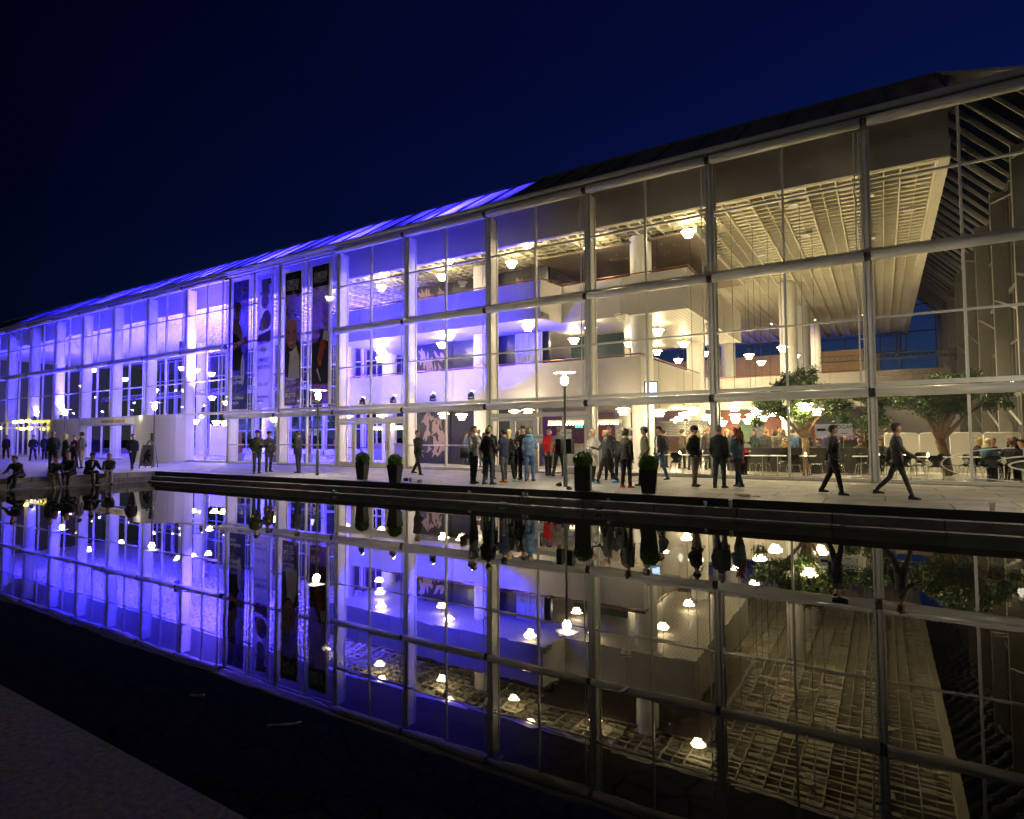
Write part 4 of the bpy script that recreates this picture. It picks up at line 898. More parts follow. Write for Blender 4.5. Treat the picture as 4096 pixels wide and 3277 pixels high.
def symf(t, W, H, z):
    pic(t, 'title_panel', [([(0, z), (W, z), (W, H), (0, H)], (.012, .012, .014))])
    tx(t, 'AARHUS', W*.18, z+(H-z)*.70, .36, (.10, .10, .10), 0, .62); tx(t, 'SYMFONI', W*.12, z+(H-z)*.44, .40, WHT, .012, .60); tx(t, 'ORKESTER', W*.09, z+(H-z)*.20, .40, WHT, .012, .53)
def d3(t, W, H):
    orchestra(t, W, H*.66, H*.80, 1)
    pic(t, 'portrait', [([(0, H*.22), (W, H*.22), (W, H*.44), (W*.75, H*.50), (W*.2, H*.46), (0, H*.50)], (.012, .014, .03)), ([(W*.22, H*.20), (W*.95, H*.20), (W*.92, H*.36), (W*.72, H*.45), (W*.32, H*.38)], (.68, .66, .72)),
        (ell(W*.44, H*.53, .46, .78), (.52, .22, .16)), (ell(W*.42, H*.60, .42, .42), (.60, .30, .20)), (ell(W*.24, H*.555, .12, .03), (.08, .03, .02)), (ell(W*.62, H*.555, .12, .03), (.08, .03, .02)), (ell(W*.24, H*.545, .07, .025), (.02, .01, .01)), (ell(W*.62, H*.545, .07, .025), (.02, .01, .01)),
        (ell(W*.42, H*.515, .11, .13), (.60, .27, .19)), (ell(W*.43, H*.468, .22, .055, rot=.15), (.65, .52, .48)), ([(W*.3, H*.40), (W*.55, H*.33), (W*.82, H*.44), (W*.62, H*.41)], (.82, .82, .84))])
    symf(t, W, H, H*.83); tx(t, '2016', W*.5, H*.836, .15, WHT, .002, .6)
    tx(t, 'NY CHEFDIRIGENT', W*.14, H*.185, .17, WHT, .001, .54); tx(t, 'MARC SOUSTROT', W*.10, H*.155, .22, WHT, .006, .50); tx(t, 'KØB DINE', W*.12, H*.10, .33, WHT, 0, .56); tx(t, 'BILLETTER', W*.09, H*.062, .33, WHT, .014, .56); tx(t, 'LIGE HER', W*.13, H*.022, .33, WHT, 0, .56)
    pic(t, 'rule', [([(W*.1, H*.205), (W*.9, H*.205), (W*.9, H*.208), (W*.1, H*.208)], WHT), ([(W*.1, H*.147), (W*.9, H*.147), (W*.9, H*.149), (W*.1, H*.149)], WHT)], -.03)
def d4(t, W, H):
    orchestra(t, W, H*.60, H*.78, 5)
    vio = [(W*.55, H*.46), (W*.80, H*.44), (W*.84, H*.40), (W*.72, H*.37), (W*.70, H*.34), (W*.52, H*.26), (W*.40, H*.28), (W*.34, H*.33), (W*.44, H*.38), (W*.48, H*.42)]
    pic(t, 'musician_picture', [([(0, H*.14), (W, H*.14), (W, H*.50), (W*.6, H*.54), (W*.3, H*.44), (0, H*.44)], (.012, .016, .045)), (ell(W*.80, H*.545, .12, .19), SK), (ell(W*.80, H*.565, .15, .12), (.25, .12, .04)),
        (ell(W*.62, H*.62, .10, .16), SK), ([(W*.62, H*.46), (W*.95, H*.44), (W*.92, H*.515), (W*.70, H*.525)], (.70, .70, .78)), (vio, (.50, .08, .02)), (ell(W*.58, H*.33, .10, .12), (.30, .04, .015)), ([(W*.30, H*.24), (W*.36, H*.26), (W*.56, H*.17), (W*.54, H*.155)], (.6, .6, .7))])
    pic(t, 'violin_strings', [([(W*.60, H*.30), (W*.62, H*.30), (W*.86, H*.47), (W*.84, H*.47)], (.03, .02, .02))], -.04)
    symf(t, W, H, H*.845); tx(t, 'SÆSON', W*.1, H*.075, .36, WHT, .01, .56); tx(t, 'KLASSISK', W*.12, H*.045, .20, (.6, .05, .05), .004, .6); tx(t, 'MUSIKHUSET', W*.08, H*.012, .22, WHT, .0, .52)
def pmat(name, lo, hi, ax='Z'):
    return mat(name, lo, .55, var=.25, vs=.8)
banner(-32.42, -30.95, 3.16, 10.68, 'dark blue banner with a pink word on a red stripe, leftmost of the four', mat('print_navy', (.03, .03, .11), .55, var=.3, vs=.6), d1, False)
banner(-30.12, -28.74, 3.16, 10.70, 'pale lilac banner with a top hatted face, second of the four', mat('print_lilac', (.60, .56, .75), .55, var=.2, vs=.6), d2, False)
banner(-27.66, -26.37, 3.22, 10.50, 'orchestra banner with the large smiling bald man, third of the four', mat('print_brown', (.10, .05, .08), .55, var=.4, vs=1.5), d3)
banner(-25.46, -24.13, 3.24, 10.54, 'orchestra banner with the red violin player, rightmost of the four', mat('print_orange', (.16, .055, .07), .55, var=.4, vs=1.2), d4)
# frames for the banners
b = MB()
for x in (-33.29, -30.55, -28.57, -26.0, -23.85):
    b.tube((x-.05, -.42, 3.0), (x-.05, -.42, 11.2), .028, 8)
    for k in range(7): z = 3.2+k*1.28; b.tube((x-.05, -.42, z), (x-.05, -.06, z), .014, 6); b.tube((x-.22, -.42, z), (x-.05, -.42, z), .012, 6)
for x in (-33.45, -28.8, -24.1): b.tube((x, -.42, 3.0), (x, -.42, 11.2), .016, 6)
for z in (3.05, 11.1): b.tube((-33.5, -.42, z), (-23.7, -.42, z), .028, 8)
b.build('banner_rack', M['steel'], hall)

# ================================================================== PLANTERS
def leafball(n, r, seed, sz=.042):
    rr = random.Random(seed); b = MB(); b.ball((0, 0, 0), r*.9, n=18, m=12)
    lumps = [(Vector((rr.gauss(0, 1), rr.gauss(0, 1), rr.gauss(0, 1))).normalized(), rr.uniform(-.05, .035)) for _ in range(40)]
    for _ in range(n):
        d = Vector((rr.gauss(0, 1), rr.gauss(0, 1), rr.gauss(0, 1))).normalized(); k = sum(a*max(0, d.dot(q)-.8)*4 for q, a in lumps)
        c = d*(r*(rr.uniform(.90, 1.03)+k)); u = Vector((rr.gauss(0, 1), rr.gauss(0, 1), rr.gauss(0, 1))).normalized(); v = (d+u*.9).normalized(); w_ = v.cross(u).normalized()*sz*.45; v = v*sz*rr.uniform(.7, 1.3)
        b.add([c-w_*.3, c+v*.5-w_, c+v, c+v*.5+w_], [(0, 1, 2, 3)])
    return b
LBM = [leafball(1900, .235, s).mesh('boxwood_ball', M['foliage2']) for s in (1, 2)]
def planter(x, y, H, w0, w1, label, s, rz, br=1.):
    t = thing('planter', label, 'planter', (x, y, 0), R(rz), 'boxwood planters along the terrace')
    b = MB()
    P = lambda w_, z: [(-w_/2, -w_/2, z), (w_/2, -w_/2, z), (w_/2, w_/2, z), (-w_/2, w_/2, z)]
    b.add(P(w0, 0)+P(w1, H)+P(w1-.05, H)+P(w1-.06, H-.06), [(3, 2, 1, 0)]+[(k+i, k+(i+1) % 4, k+4+(i+1) % 4, k+4+i) for k in (0, 4, 8) for i in range(4)]+[(12, 13, 14, 15)])
    b.build('pot', M['planter'], t); o = link('boxwood_ball', LBM[s], t, (0, 0, H+.13*br)); o.scale = (br, br, br*.92); o.rotation_euler = (0, 0, x)
planter(-15.5, -6.33, .60, .26, .36, 'tapered black planter left of the pair of white framed doors', 0, 12, .95)
planter(-13.6, -6.72, .58, .27, .40, 'tapered black planter with plastic cups lying beside it', 1, 10, .92)
planter(-6.95, -6.5, .66, .42, .43, 'tall square planter with straight sides beside the white coat', 0, 18, 1.05)
planter(-5.15, -6.40, .60, .33, .46, 'tapered planter in front of the man in the white shirt', 1, 15, 1.0)

# ================================================================== INDOOR TREES AND PALMS
def tree(x, y, H, forks, blobs, label, n, tr=.13, lean=(0, 0)):
    t = thing('indoor_tree', label, 'tree', (x, y, .02), 0, 'trees standing in the cafe')
    b = MB(); p0 = Vector((0, 0, 0)); pts = [p0]; rr = random.Random(int(x*10)+5)
    base = Vector((lean[0], lean[1], forks))
    P = [(Vector((0, 0, 0)), tr*1.35), (Vector((lean[0]*.2, 0, .12)), tr), (Vector((lean[0]*.5, lean[1]*.5, forks*.5)), tr*.85), (base, tr*.9)]
    loft(b, [(tuple(p), r, r*.9) for p, r in P], 12)
    ends = []
    for (cx, cy_, cz, r) in blobs:
        e_ = Vector((cx, cy_, cz-.1)); mid = base.lerp(e_, .5)+Vector((rr.uniform(-.1, .1), rr.uniform(-.1, .1), .12))
        loft(b, [(tuple(base-Vector((0, 0, .05))), tr*.55, tr*.55), (tuple(mid), tr*.36, tr*.36), (tuple(e_), tr*.15, tr*.15)], 8)
        for _ in range(4):
            q = e_+Vector((rr.gauss(0, 1), rr.gauss(0, 1), rr.gauss(0, 1))).normalized()*r*.8; b.tube(e_, q, tr*.14, 5, .006)
    b.build('trunk', M['bark'], t, True)
    f = MB(); tot = sum(r**2 for *_, r in blobs)
    for (cx, cy_, cz, r) in blobs:
        sub = [(Vector((cx, cy_, cz))+Vector((rr.gauss(0, .5), rr.gauss(0, .5), rr.gauss(0, .4)))*r, r*rr.uniform(.22, .5)) for _ in range(11)]
        for _ in range(int(n*r*r/tot)):
            c, s_ = rr.choice(sub); p = c+Vector((rr.gauss(0, .55), rr.gauss(0, .55), rr.gauss(0, .5)))*s_
            d = Vector((rr.gauss(0, 1), rr.gauss(0, 1), rr.gauss(0, .8)-.3)).normalized(); w_ = d.cross(Vector((rr.gauss(0, 1), rr.gauss(0, 1), rr.gauss(0, 1)))).normalized()
            L_ = rr.uniform(.08, .15); w_ = w_*L_*.19
            f.add([p, p+d*L_*.45-w_, p+d*L_, p+d*L_*.45+w_], [(0, 1, 2, 3)])
    f.build('crown', M['foliage'], t)
tree(-2.35, 2.5, 4, 1.35, [(-1.1, 0, 2.55, .55), (-.4, .1, 2.9, .60), (.35, -.1, 3.0, .55), (.85, .2, 2.5, .50), (-.7, .2, 3.35, .40), (.2, 0, 3.5, .35), (-.2, -.1, 2.35, .45), (-1.5, 0, 2.85, .35)], 'dark leafy tree in front of the cafe crowd, left of the paper entrance sign', 21000, .12, (-.05, 0))
tree(1.95, 4.6, 4, 1.25, [(-1.0, 0, 2.65, .55), (-.35, 0, 3.0, .6), (.45, .1, 3.05, .62), (1.1, 0, 2.7, .5), (.1, 0, 2.45, .5), (-.6, 0, 2.3, .4), (.8, 0, 3.4, .35)], 'thick trunked tree beside the round white window emblem', 21000, .17, (-.25, 0))
tree(-.55, 4.9, 4, .85, [(.25, 0, 2.1, .42), (-.15, 0, 2.9, .4), (.45, .1, 2.7, .4), (-.6, 0, 1.9, .28)], 'slender forked tree between the two bigger trees', 8000, .07, (0, 0))
def palm(x, y, H, label, seed, n=9, L=.95):
    t = thing('fan_palm', label, 'palm', (x, y, .02), 0, 'fan palms behind the banner bays')
    rr = random.Random(seed)
    MB().lathe([(.24, 0), (.28, .45), (.26, .5), (0, .48)], n=16).build('pot', M['counter'], t, True)
    b = MB(); b.lathe([(.13, .45), (.16, .7), (.12, 1.0), (.08, H*.55)], n=10, cap=True); b.build('trunk', mat('palm_trunk', (.16, .06, .04), .9, bump=1, bs=20, var=.4, vs=12), t, True)
    f = MB()
    for k in range(n):
        a = 6.283*k/n+rr.random()*.5; el = rr.uniform(.15, 1.15); d = Vector((math.cos(a)*math.cos(el), math.sin(a)*math.cos(el), math.sin(el)))
        o = Vector((0, 0, H*.52)); c = o+d*rr.uniform(.45, .8); f.tube(o, c, .012, 5)
        sd = d.cross(Vector((0, 0, 1))).normalized(); up = sd.cross(d)
        for j in range(-11, 12):
            th = j/11*1.9; dd = (d*math.cos(th)+sd*math.sin(th)).normalized(); tip = c+dd*L*rr.uniform(.75, 1)*(1-.15*abs(th))-Vector((0, 0, .10+.1*abs(th))); w_ = up.cross(dd).normalized()*.017
            m_ = c.lerp(tip, .55)+up*.05; f.add([c, m_-w_, tip, m_+w_], [(0, 1, 2, 3)])
    f.build('crown', mat('palm_leaf', (.05, .09, .05), .5, var=.3), t)
palm(-35.4, 2.2, 3.4, 'fan palm with a drooping frond left of the banner bays', 3, 9, 1.1)
palm(-31.3, 1.9, 2.9, 'fan palm below the black and lilac banners', 4, 10, .95)
palm(-28.9, 2.3, 3.2, 'fan palm behind the man in the navy raincoat', 5, 10, 1.0)

# ================================================================== FURNITURE
def chair_parts():
    s = MB(); n = 14
    prof = [(-.20, .455, .19), (-.05, .445, .21), (.10, .44, .205), (.17, .455, .16), (.205, .50, .095), (.222, .56, .085), (.235, .63, .15), (.25, .70, .205), (.262, .76, .19), (.268, .80, .12)]
    vs = []
    for (y, z, hw) in prof:
        for j in range(7): u = (j-3)/3; vs.append((u*hw, y-(.03*u*u if z > .5 else 0), z+(.012*u*u if z < .5 else 0)))
    fs = [(i*7+j, i*7+j+1, (i+1)*7+j+1, (i+1)*7+j) for i in range(len(prof)-1) for j in range(6)]
    s.add(vs, fs); s.add([(x, y+.009, z-.009) for x, y, z in vs], [f[::-1] for f in fs])
    L = []
    for sx_, sy_ in ((-1, -1), (1, -1), (-1, 1), (1, 1)):
        L.append(MB().tube((sx_*.11, sy_*.10, .435), (sx_*.19, sy_*.15-.0, .42), .008, 6).tube((sx_*.19, sy_*.15, .42), (sx_*.245, sy_*.225, 0), .008, 6).mesh('leg', M['chrome'], True))
    return s.mesh('seat_shell', M['chair'], True), L
CS, CL = chair_parts()
def chair(x, y, rz, label, grp='black shell chairs in the cafe'):
    t = thing('cafe_chair', label, 'chair', (x, y, .02), R(rz), grp); link('seat_shell', CS, t)
    for m_ in CL: link('leg', m_, t)
def table(x, y, label, L=1.1, W=.7, rz=0, round_=False):
    t = thing('cafe_table', label, 'table', (x, y, .02), R(rz), 'white tables in the cafe')
    b = MB()
    b.box(-L/2, L/2, -W/2, W/2, .71, .73) if not round_ else b.lathe([(0, .71), (L/2, .71), (L/2, .73), (0, .73)], n=28)
    b.build('tabletop', M['table'], t)
    for q, px in enumerate((-L*.3, L*.3) if not round_ else (0,)):
        MB().tube((px, 0, .03), (px, 0, .71), .02, 10).box(px-.28, px+.28, -.015, .015, .012, .03).box(px-.015, px+.015, -.28, -.0151, .012, .03).box(px-.015, px+.015, .0151, .28, .012, .03).build('pedestal', M['chrome'], t)
table(-6.35, 1.45, 'white table with two water bottles behind the man in the white shirt', 1.5, .7)
table(-2.75, 1.6, 'white table in the window left of the tree trunk', 1.5, .7)
table(-.3, 1.9, 'white table behind the striding man', 1.2, .7)
table(1.15, 2.0, 'white table with a candle in the middle of the window emblem bay', 1.4, .7)
table(3.0, 2.4, 'white table where the group sits at the right edge', 1.9, .8)
table(-3.9, 1.5, 'small white table beside the red haired woman', .7, .7)
table(.6, 4.0, 'white table further back by the pale screens', 1.2, .7)
for x, y, a, lb in ((-5.95, 1.5, 90, 'black chair at the right end of the table with the bottles'), (-5.75, 2.3, 30, 'black chair behind the man in the black beanie'), (-4.25, 1.9, 172, 'black chair with its back to the window, right of the red haired woman'), (-3.7, 1.75, -100, 'black chair seen side on, left of the window table'),
                    (-3.05, 2.3, 20, 'black chair facing the window at the table left of the tree'), (-2.0, 1.7, 88, 'black chair with a pale seat right of the tree trunk'), (-1.35, 1.8, -95, 'black chair behind the striding man'), (.05, 1.3, 195, 'leftmost black chair of the emblem bay'), (.55, 1.15, 175, 'black chair nearest the glass in the emblem bay'),
                    (.35, 2.9, 10, 'black chair at the back left of the emblem bay'), (1.35, 1.2, 178, 'broad backed black chair in the centre of the emblem bay'), (1.0, 2.9, -15, 'black chair behind the candle table'), (1.75, 2.9, 10, 'black chair left of the thick trunk'), (2.3, 1.9, -80, 'black chair just right of the thick trunk'),
                    (2.75, 1.55, 178, 'black chair behind the window emblem, left'), (3.35, 1.5, 182, 'black chair behind the window emblem, middle'), (3.9, 1.6, 175, 'black chair behind the window emblem, right'), (.5, 4.7, 0, 'black chair in front of the pale screens, left'), (1.2, 4.8, 10, 'black chair in front of the pale screens, right')):
    chair(x, y, a, lb)
for x, y, a, lb in ((-6.9, 1.9, 20, 'black chair left of the table with the bottles'), (-6.6, .95, 190, 'black chair with its back to the glass below the bottles'), (-4.9, 1.1, 200, 'black chair close to the glass right of the black beanie'), (-2.6, .95, 180, 'black chair close to the glass left of the trunk'), (-.2, 1.2, 170, 'black chair close to the glass behind the striding man'), (-.6, 2.6, 15, 'black chair at the far side of the table behind the striding man'), (.9, 1.7, 90, 'black chair at the left end of the candle table'), (2.05, 2.5, -60, 'black chair turned sideways by the thick trunk'), (3.1, 3.0, 5, 'black chair beyond the group table')): chair(x, y, a, lb)
# long dark settle
t = thing('settle', 'long dark leather settle running behind the window tables', 'bench', (0, 0, .02))
b = MB(); b.box(-5.3, -.45, 3.35, 3.5, .05, .98); b.build('backrest', M['sofa'], t)
b = MB(); b.box(-5.3, -.45, 3.51, 4.05, .05, .45); b.build('seat', M['sofa'], t)
t = thing('settle', 'short dark high backed settle behind the slender tree', 'bench', (0, 0, .02)); MB().box(-1.3, .0, 5.3, 5.45, .05, 1.25).build('backrest', M['sofa'], t); MB().box(-1.3, 0, 5.46, 6.0, .05, .45).build('seat', M['sofa'], t)
for k, (x0, x1) in enumerate(((.05, 1.15), (1.2, 2.0), (2.15, 3.1), (3.15, 4.2))):
    t = thing('partition_screen', '%s pale screen with rounded top corners behind the cafe tables' % ['leftmost', 'second', 'third', 'rightmost'][k], 'screen', (x0, 6.6, .02), 0, 'pale partition screens')
    L_ = x1-x0; pts = [(0, 0), (L_, 0), (L_, 1.42), (L_-.03, 1.47), (L_-.08, 1.5), (.08, 1.5), (.03, 1.47), (0, 1.42)]
    b = MB(); shape(b, pts, 0, .05); b.build('panel', mat('screen_felt', (.55, .53, .46), .8), t); f = MB(); f.path([(x, .02, z) for x, z in pts[1:]+pts[:1]], .018, 6); f.build('frame', M['white'], t, True)
# candles
CAND = [(-6.6, 1.4, 'candle on the table with the bottles'), (-2.3, 1.6, 'candle in the window just left of the trunk'), (-.15, 1.9, 'candle on the table behind the striding man'), (1.2, 1.95, 'candle in the centre of the emblem bay'), (.65, 4.0, 'candle on the back table by the screens'), (.1, 1.95, 'candle at the left edge of the emblem bay'), (3.35, 2.3, 'candle beside the group at the right edge')]
for x, y, lb in CAND:
    t = thing('candle', lb, 'candle', (x, y, .75), 0, 'lit candles on the tables'); MB().lathe([(0, 0), (.032, 0), (.035, .085), (.028, .088), (0, .07)], n=12).build('candle_glass', M['candle'], t, True); MB().lathe([(0, .09), (.008, .10), (0, .13)], n=8).build('flame', M['bulb'], t, True)
for k, x in enumerate((-6.15, -6.03)):
    t = thing('water_bottle', '%s clear water bottle on the window table' % ['left', 'right'][k], 'bottle', (x, 1.45, .75)); MB().lathe([(0, 0), (.03, 0), (.033, .12), (.03, .15), (.014, .19), (.014, .21), (0, .21)], n=12).build('bottle_body', M['glass'], t, True); MB().lathe([(.034, .05), (.034, .11)], n=12).build('bottle_label', bmat((.2, .4, .6)), t, True); MB().lathe([(0, .225), (.015, .225), (.015, .205), (0, .205)], n=8).build('cap', bmat((.1, .3, .6)), t, True)
# ================================================================== WALL SCREEN, MURALS, BARS
t = thing('wall_screen', 'tilted glowing screen hung on the balcony front', 'screen', (-8.1, 2.6, 2.95), R(35)); b = MB().box(-.28, .28, -.04, .02, -.02, .78); b.build('casing', M['black'], t); MB().box(-.235, .235, -.046, -.041, .03, .73).build('display', M['screen'], t); MB().tube((0, 0, .4), (-.1, .35, .4), .03, 8).build('bracket', M['black'], t)
def mural(x0, z0, x1, z1, y, seed, label, n=20):
    t = thing('mural', label, 'mural', (0, y, 0), 0, 'abstract murals on the dark walls')
    MB().box(x0, x1, 0, .03, z0, z1).build('board', M['black'], t); rr = random.Random(seed); b = MB()
    for k in range(n):
        cx = rr.uniform(x0+.5, x1-.5); cz = rr.uniform(z0+.5, z1-.4); rx = rr.uniform(.07, .17); rz_ = rr.uniform(.16, .42); rot = rr.uniform(-.8, .8)
        pts = []
        for i in range(18):
            a = -2*math.pi*i/18; q = 1+.35*math.sin(3*a+k)+.25*rr.uniform(-1, 1); x = rx*q*math.cos(a); z = rz_*q*math.sin(a)
            pts.append((min(x1, max(x0, cx+x*math.cos(rot)-z*math.sin(rot))), min(z1, max(z0, cz+x*math.sin(rot)+z*math.cos(rot)))))
        shape(b, pts, -.004-.001*k, .001)
    b.build('pattern', mat('mural_beige', (.42, .30, .26), .7), t)
mural(-22.5, 8.0, -19.9, 9.9, 4.44, 2, 'dark mural with pale leaf shapes on the top storey'); mural(-22.5, 4.3, -19.9, 6.5, 4.44, 3, 'dark mural with pale shapes on the middle storey'); mural(-22.3, .1, -20.0, 3.0, 4.44, 4, 'tall dark mural with pale root shapes behind the ground floor glass', 24)
mural(-16.2, 8.3, -15.0, 9.6, 4.44, 6, 'small mural beside the door on the top storey', 10)
t = thing('wall_mural', 'colourful mural of red, green and dark triangles behind the cafe crowd', 'mural', (0, 16.4, 0))
MB().box(-10.2, -2.2, 0, .05, .05, 3.0).build('board', bmat((.12, .14, .17)), t)
for pts, c in (([(-8.9, .6), (-6.6, 2.9), (-8.5, 2.9)], (.34, .12, .08)), ([(-6.3, .1), (-3.4, .4), (-3.0, 2.8), (-5.8, 2.9)], (.27, .10, .08)), ([(-6.0, .3), (-4.2, .5), (-5.2, 2.0)], (.02, .02, .025)), ([(-7.9, 1.6), (-6.3, 2.9), (-6.9, 1.1)], (.10, .18, .10)), ([(-4.6, .1), (-4.2, .1), (-4.2, 2.9), (-4.6, 2.9)], (.04, .16, .10)), ([(-10.1, .2), (-9.2, .2), (-9.4, 2.6), (-10.1, 2.8)], (.04, .05, .25))):
    b = MB(); shape(b, pts, -.006-.004*(pts[0][0]+10)*.1, .003); b.build('painted_shape', bmat(c), t)
def bar(x0, x1, y, label, z1=1.08, col='counter', zsign=2.45, ybulb=-.35):
    t = thing('bar_counter', label, 'bar', (0, y, .02)); MB().box(x0, x1, 0, .65, 0, z1-.04).build('front', M[col], t); MB().box(x0-.05, x1+.05, -.08, .7, z1-.04, z1).build('worktop', M['wood'], t); MB().box(x0, x1, -.012, -.001, z1*.55, z1*.58).build('trim', M['wood'], t)
    t = thing('bulb_row', 'row of round bulbs under the canopy over the %s' % label, 'light string', (0, y+ybulb, zsign)); MB().box(x0, x1, .05, .35, .05, .22).build('canopy', M['white'], t)
    b = MB(); n = max(4, int((x1-x0)/.16))
    for k in range(n): b.ball((x0+(x1-x0)*(k+.5)/n, 0, 0), .038, n=8, m=6)
    o = b.build('bulb', M['bulb2'], t, True); o['kind'] = 'stuff'
M['bulb2'] = mat('round_bulb', (1, 1, 1), .5, emis=(1, .78, .45), es=9.)
bar(-14.2, -10.4, 5.2, 'orange topped bar behind the open door', zsign=2.05)
bar(-28.5, -22.6, 7.0, 'grey bar behind the white framed doors', zsign=2.0)
bar(-10.9, -6.8, 18.5, 'far bar behind the cafe crowd', zsign=2.1)
M['bulb3'] = M['bulb2']
t = thing('bulb_row', 'slanting row of bright bulbs seen through the window right of the banners', 'light string', (-26.0, 7.5, 2.25)); b = MB()
for k in range(22): b.ball((-4.2+k*.27, 3-k*.27, .0), .055, n=8, m=6)
b.build('bulb', M['bulb2'], t, True)['kind'] = 'stuff'; MB().bar((-4.3, 3.1, .09), (1.6, -2.8, .09), .12, .06).build('canopy', M['white'], t)
# shelves, orange notice etc behind the entrance bar
t = thing('notice_board', 'red notice on the wall behind the open door', 'notice', (-13.2, 9.1, 1.55)); MB().box(0, .5, 0, .03, 0, .38).build('sheet', bmat((.65, .08, .03)), t)
t = thing('exit_sign', 'green lit emergency exit sign behind the open door', 'sign', (-14.2, 8.0, 1.95)); MB().box(0, .42, 0, .06, 0, .28).build('casing', mat('green_sign', (.05, .5, .2), .5, emis=(.05, .6, .25), es=1.2), t)
t = thing('leaflet_rack', 'rack of leaflets behind the bearded man', 'rack', (-11.0, 6.2, .02)); MB().box(0, .9, .05, .12, .2, 1.85).build('backboard', M['white'], t)
for k in range(12): MB().box(.06+(k % 3)*.28, .28+(k % 3)*.28, .0, .045, .35+(k//3)*.37, .62+(k//3)*.37).build('leaflet', bmat(random.Random(k).choice([(.1, .15, .35), (.5, .2, .1), (.6, .6, .6), (.05, .2, .4)])), t)
t = thing('roller_shutter', 'half raised steel roller shutter behind the leaflet rack', 'shutter', (-10.9, 9.2, 1.5)); b = MB()
for k in range(9): b.tube((0, 0, k*.085), (3.4, 0, k*.085), .04, 8)
b.build('slats', M['chrome'], t, True)
# paper signs INDGANG
def sign(x, z, label, w_=.62, h_=.36, size=.15, dx=.10, y=-.075, corner=True):
    t = thing('paper_sign', label, 'sign', (x, y, z)); MB().box(0, w_, 0, .004, 0, h_).build('sheet', M['paper'], t); link('lettering', text_mesh('INDGANG', size, .001, .001, mt=M['ink']), t, (dx, -.002, h_*.58))
    b = MB()
    for k in range(3): b.lathe([(0, 0), (.012, 0)], (w_*.72+k*.03, -.002, .05), 8)
    b.xf(Matrix.Identity(4)); c = MB(); c.box(w_*.70, w_*.86, -.003, -.001, .05, .075); c.build('printed_mark', bmat((.4, .05, .1)), t)
sign(-10.95, 1.33, 'white INDGANG sign on the right door leaf', .50, .42, .115, .03)
sign(-12.15, 1.20, 'white INDGANG sign half hidden behind the red fleece', .42, .36, .10, .03)
sign(-1.85, 1.45, 'wide paper INDGANG sign taped to the cafe window', 1.05, .36, .17, .44, -.03)
b = MB().box(.06, .30, -.003, -.001, .14, .22).box(.3, .52, -.003, -.001, .16, .185)
o = b.build('printed_arrow', M['ink'], bpy.data.objects['paper_sign.002'])
sign(-28.2, 1.6, 'paper INDGANG sign on a stand behind the banner window', .6, .4, .13, .04, 1.5)
t = thing('direction_sign', 'white sign with a black arrow beside the INDGANG sheet on the stand', 'sign', (-27.5, 1.5, 1.6)); MB().box(0, .42, 0, .01, 0, .4).build('sheet', M['paper'], t); MB().box(.08, .28, -.004, -.001, .19, .22).build('arrow', M['ink'], t); b = MB(); shape(b, [(.28, .14), (.36, .205), (.28, .27)], -.004, .003); b.build('arrow_head', M['ink'], t)
# white emblem on the glass
t = thing('window_emblem', 'large white line emblem of two ovals stuck on the glass at the right edge', 'window decal', (3.42, -.012, .62))
def ring(cx, cz, rx, rz, w_, a0, a1, n=48, taper=0):
    b = MB(); P = []
    for i in range(n+1):
        a = a0+(a1-a0)*i/n; ww = w_*(1-taper*abs(2*i/n-1)); P.append(((cx+(rx+ww)*math.cos(a), 0, cz+(rz+ww)*math.sin(a)), (cx+(rx-ww)*math.cos(a), 0, cz+(rz-ww)*math.sin(a))))
    for (a, b_), (c, d) in zip(P[:-1], P[1:]): b.add([a, c, d, b_, (a[0], .003, a[2]), (c[0], .003, c[2]), (d[0], .003, d[2]), (b_[0], .003, b_[2])], [(0, 1, 2, 3), (7, 6, 5, 4), (0, 4, 5, 1), (3, 2, 6, 7)])
    return b
DW = mat('white_vinyl', (.85, .86, .85), .5)
ring(0, 0, 2.0, .47, .014, R(100), R(262)).build('oval_line', DW, t); ring(.35, .05, 1.10, .20, .022, R(95), R(168), taper=.4).build('oval_line', DW, t); ring(.5, -.02, .98, .17, .03, R(95), R(265), taper=.3).build('oval_line', DW, t)
b = MB()
for k in range(4): shape(b, [(-.18+.02*k, .09-.035*k), (.5, .065-.035*k), (.5, .08-.035*k), (-.18+.02*k, .10-.035*k)], -.001, .003)
b.build('fork_line', DW, t)
# trusses
def truss(p, q, label, n, hh=.3):
    t = thing('lighting_truss', label, 'truss', p); d = Vector(q)-Vector(p); b = MB()
    offs = [Vector((0, 0, 0)), Vector((0, 0, hh)), Vector((0, hh, 0)) if abs(d.x) > abs(d.y) else Vector((hh, 0, 0))]
    for o_ in offs: b.tube(o_, o_+d, .028, 6)
    for k in range(n):
        a, c = d*(k/n), d*((k+1)/n)
        for u, v in ((0, 1), (1, 2), (2, 0)): b.tube(a+offs[u], c+offs[v], .013, 5)
    b.build('lattice', M['chrome'], t); return t
truss((-66, 7.3, 5.2), (-33.4, 7.3, 5.2), 'long silver truss crossing the violet left half', 60, .35); truss((-3.5, 24, 6.4), (4.2, 24, 6.4), 'silver truss in front of the brick wall, upper', 22, .35); truss((-3.5, 20, 4.95), (3.0, 20, 4.95), 'silver truss above the trees, lower', 20, .3)
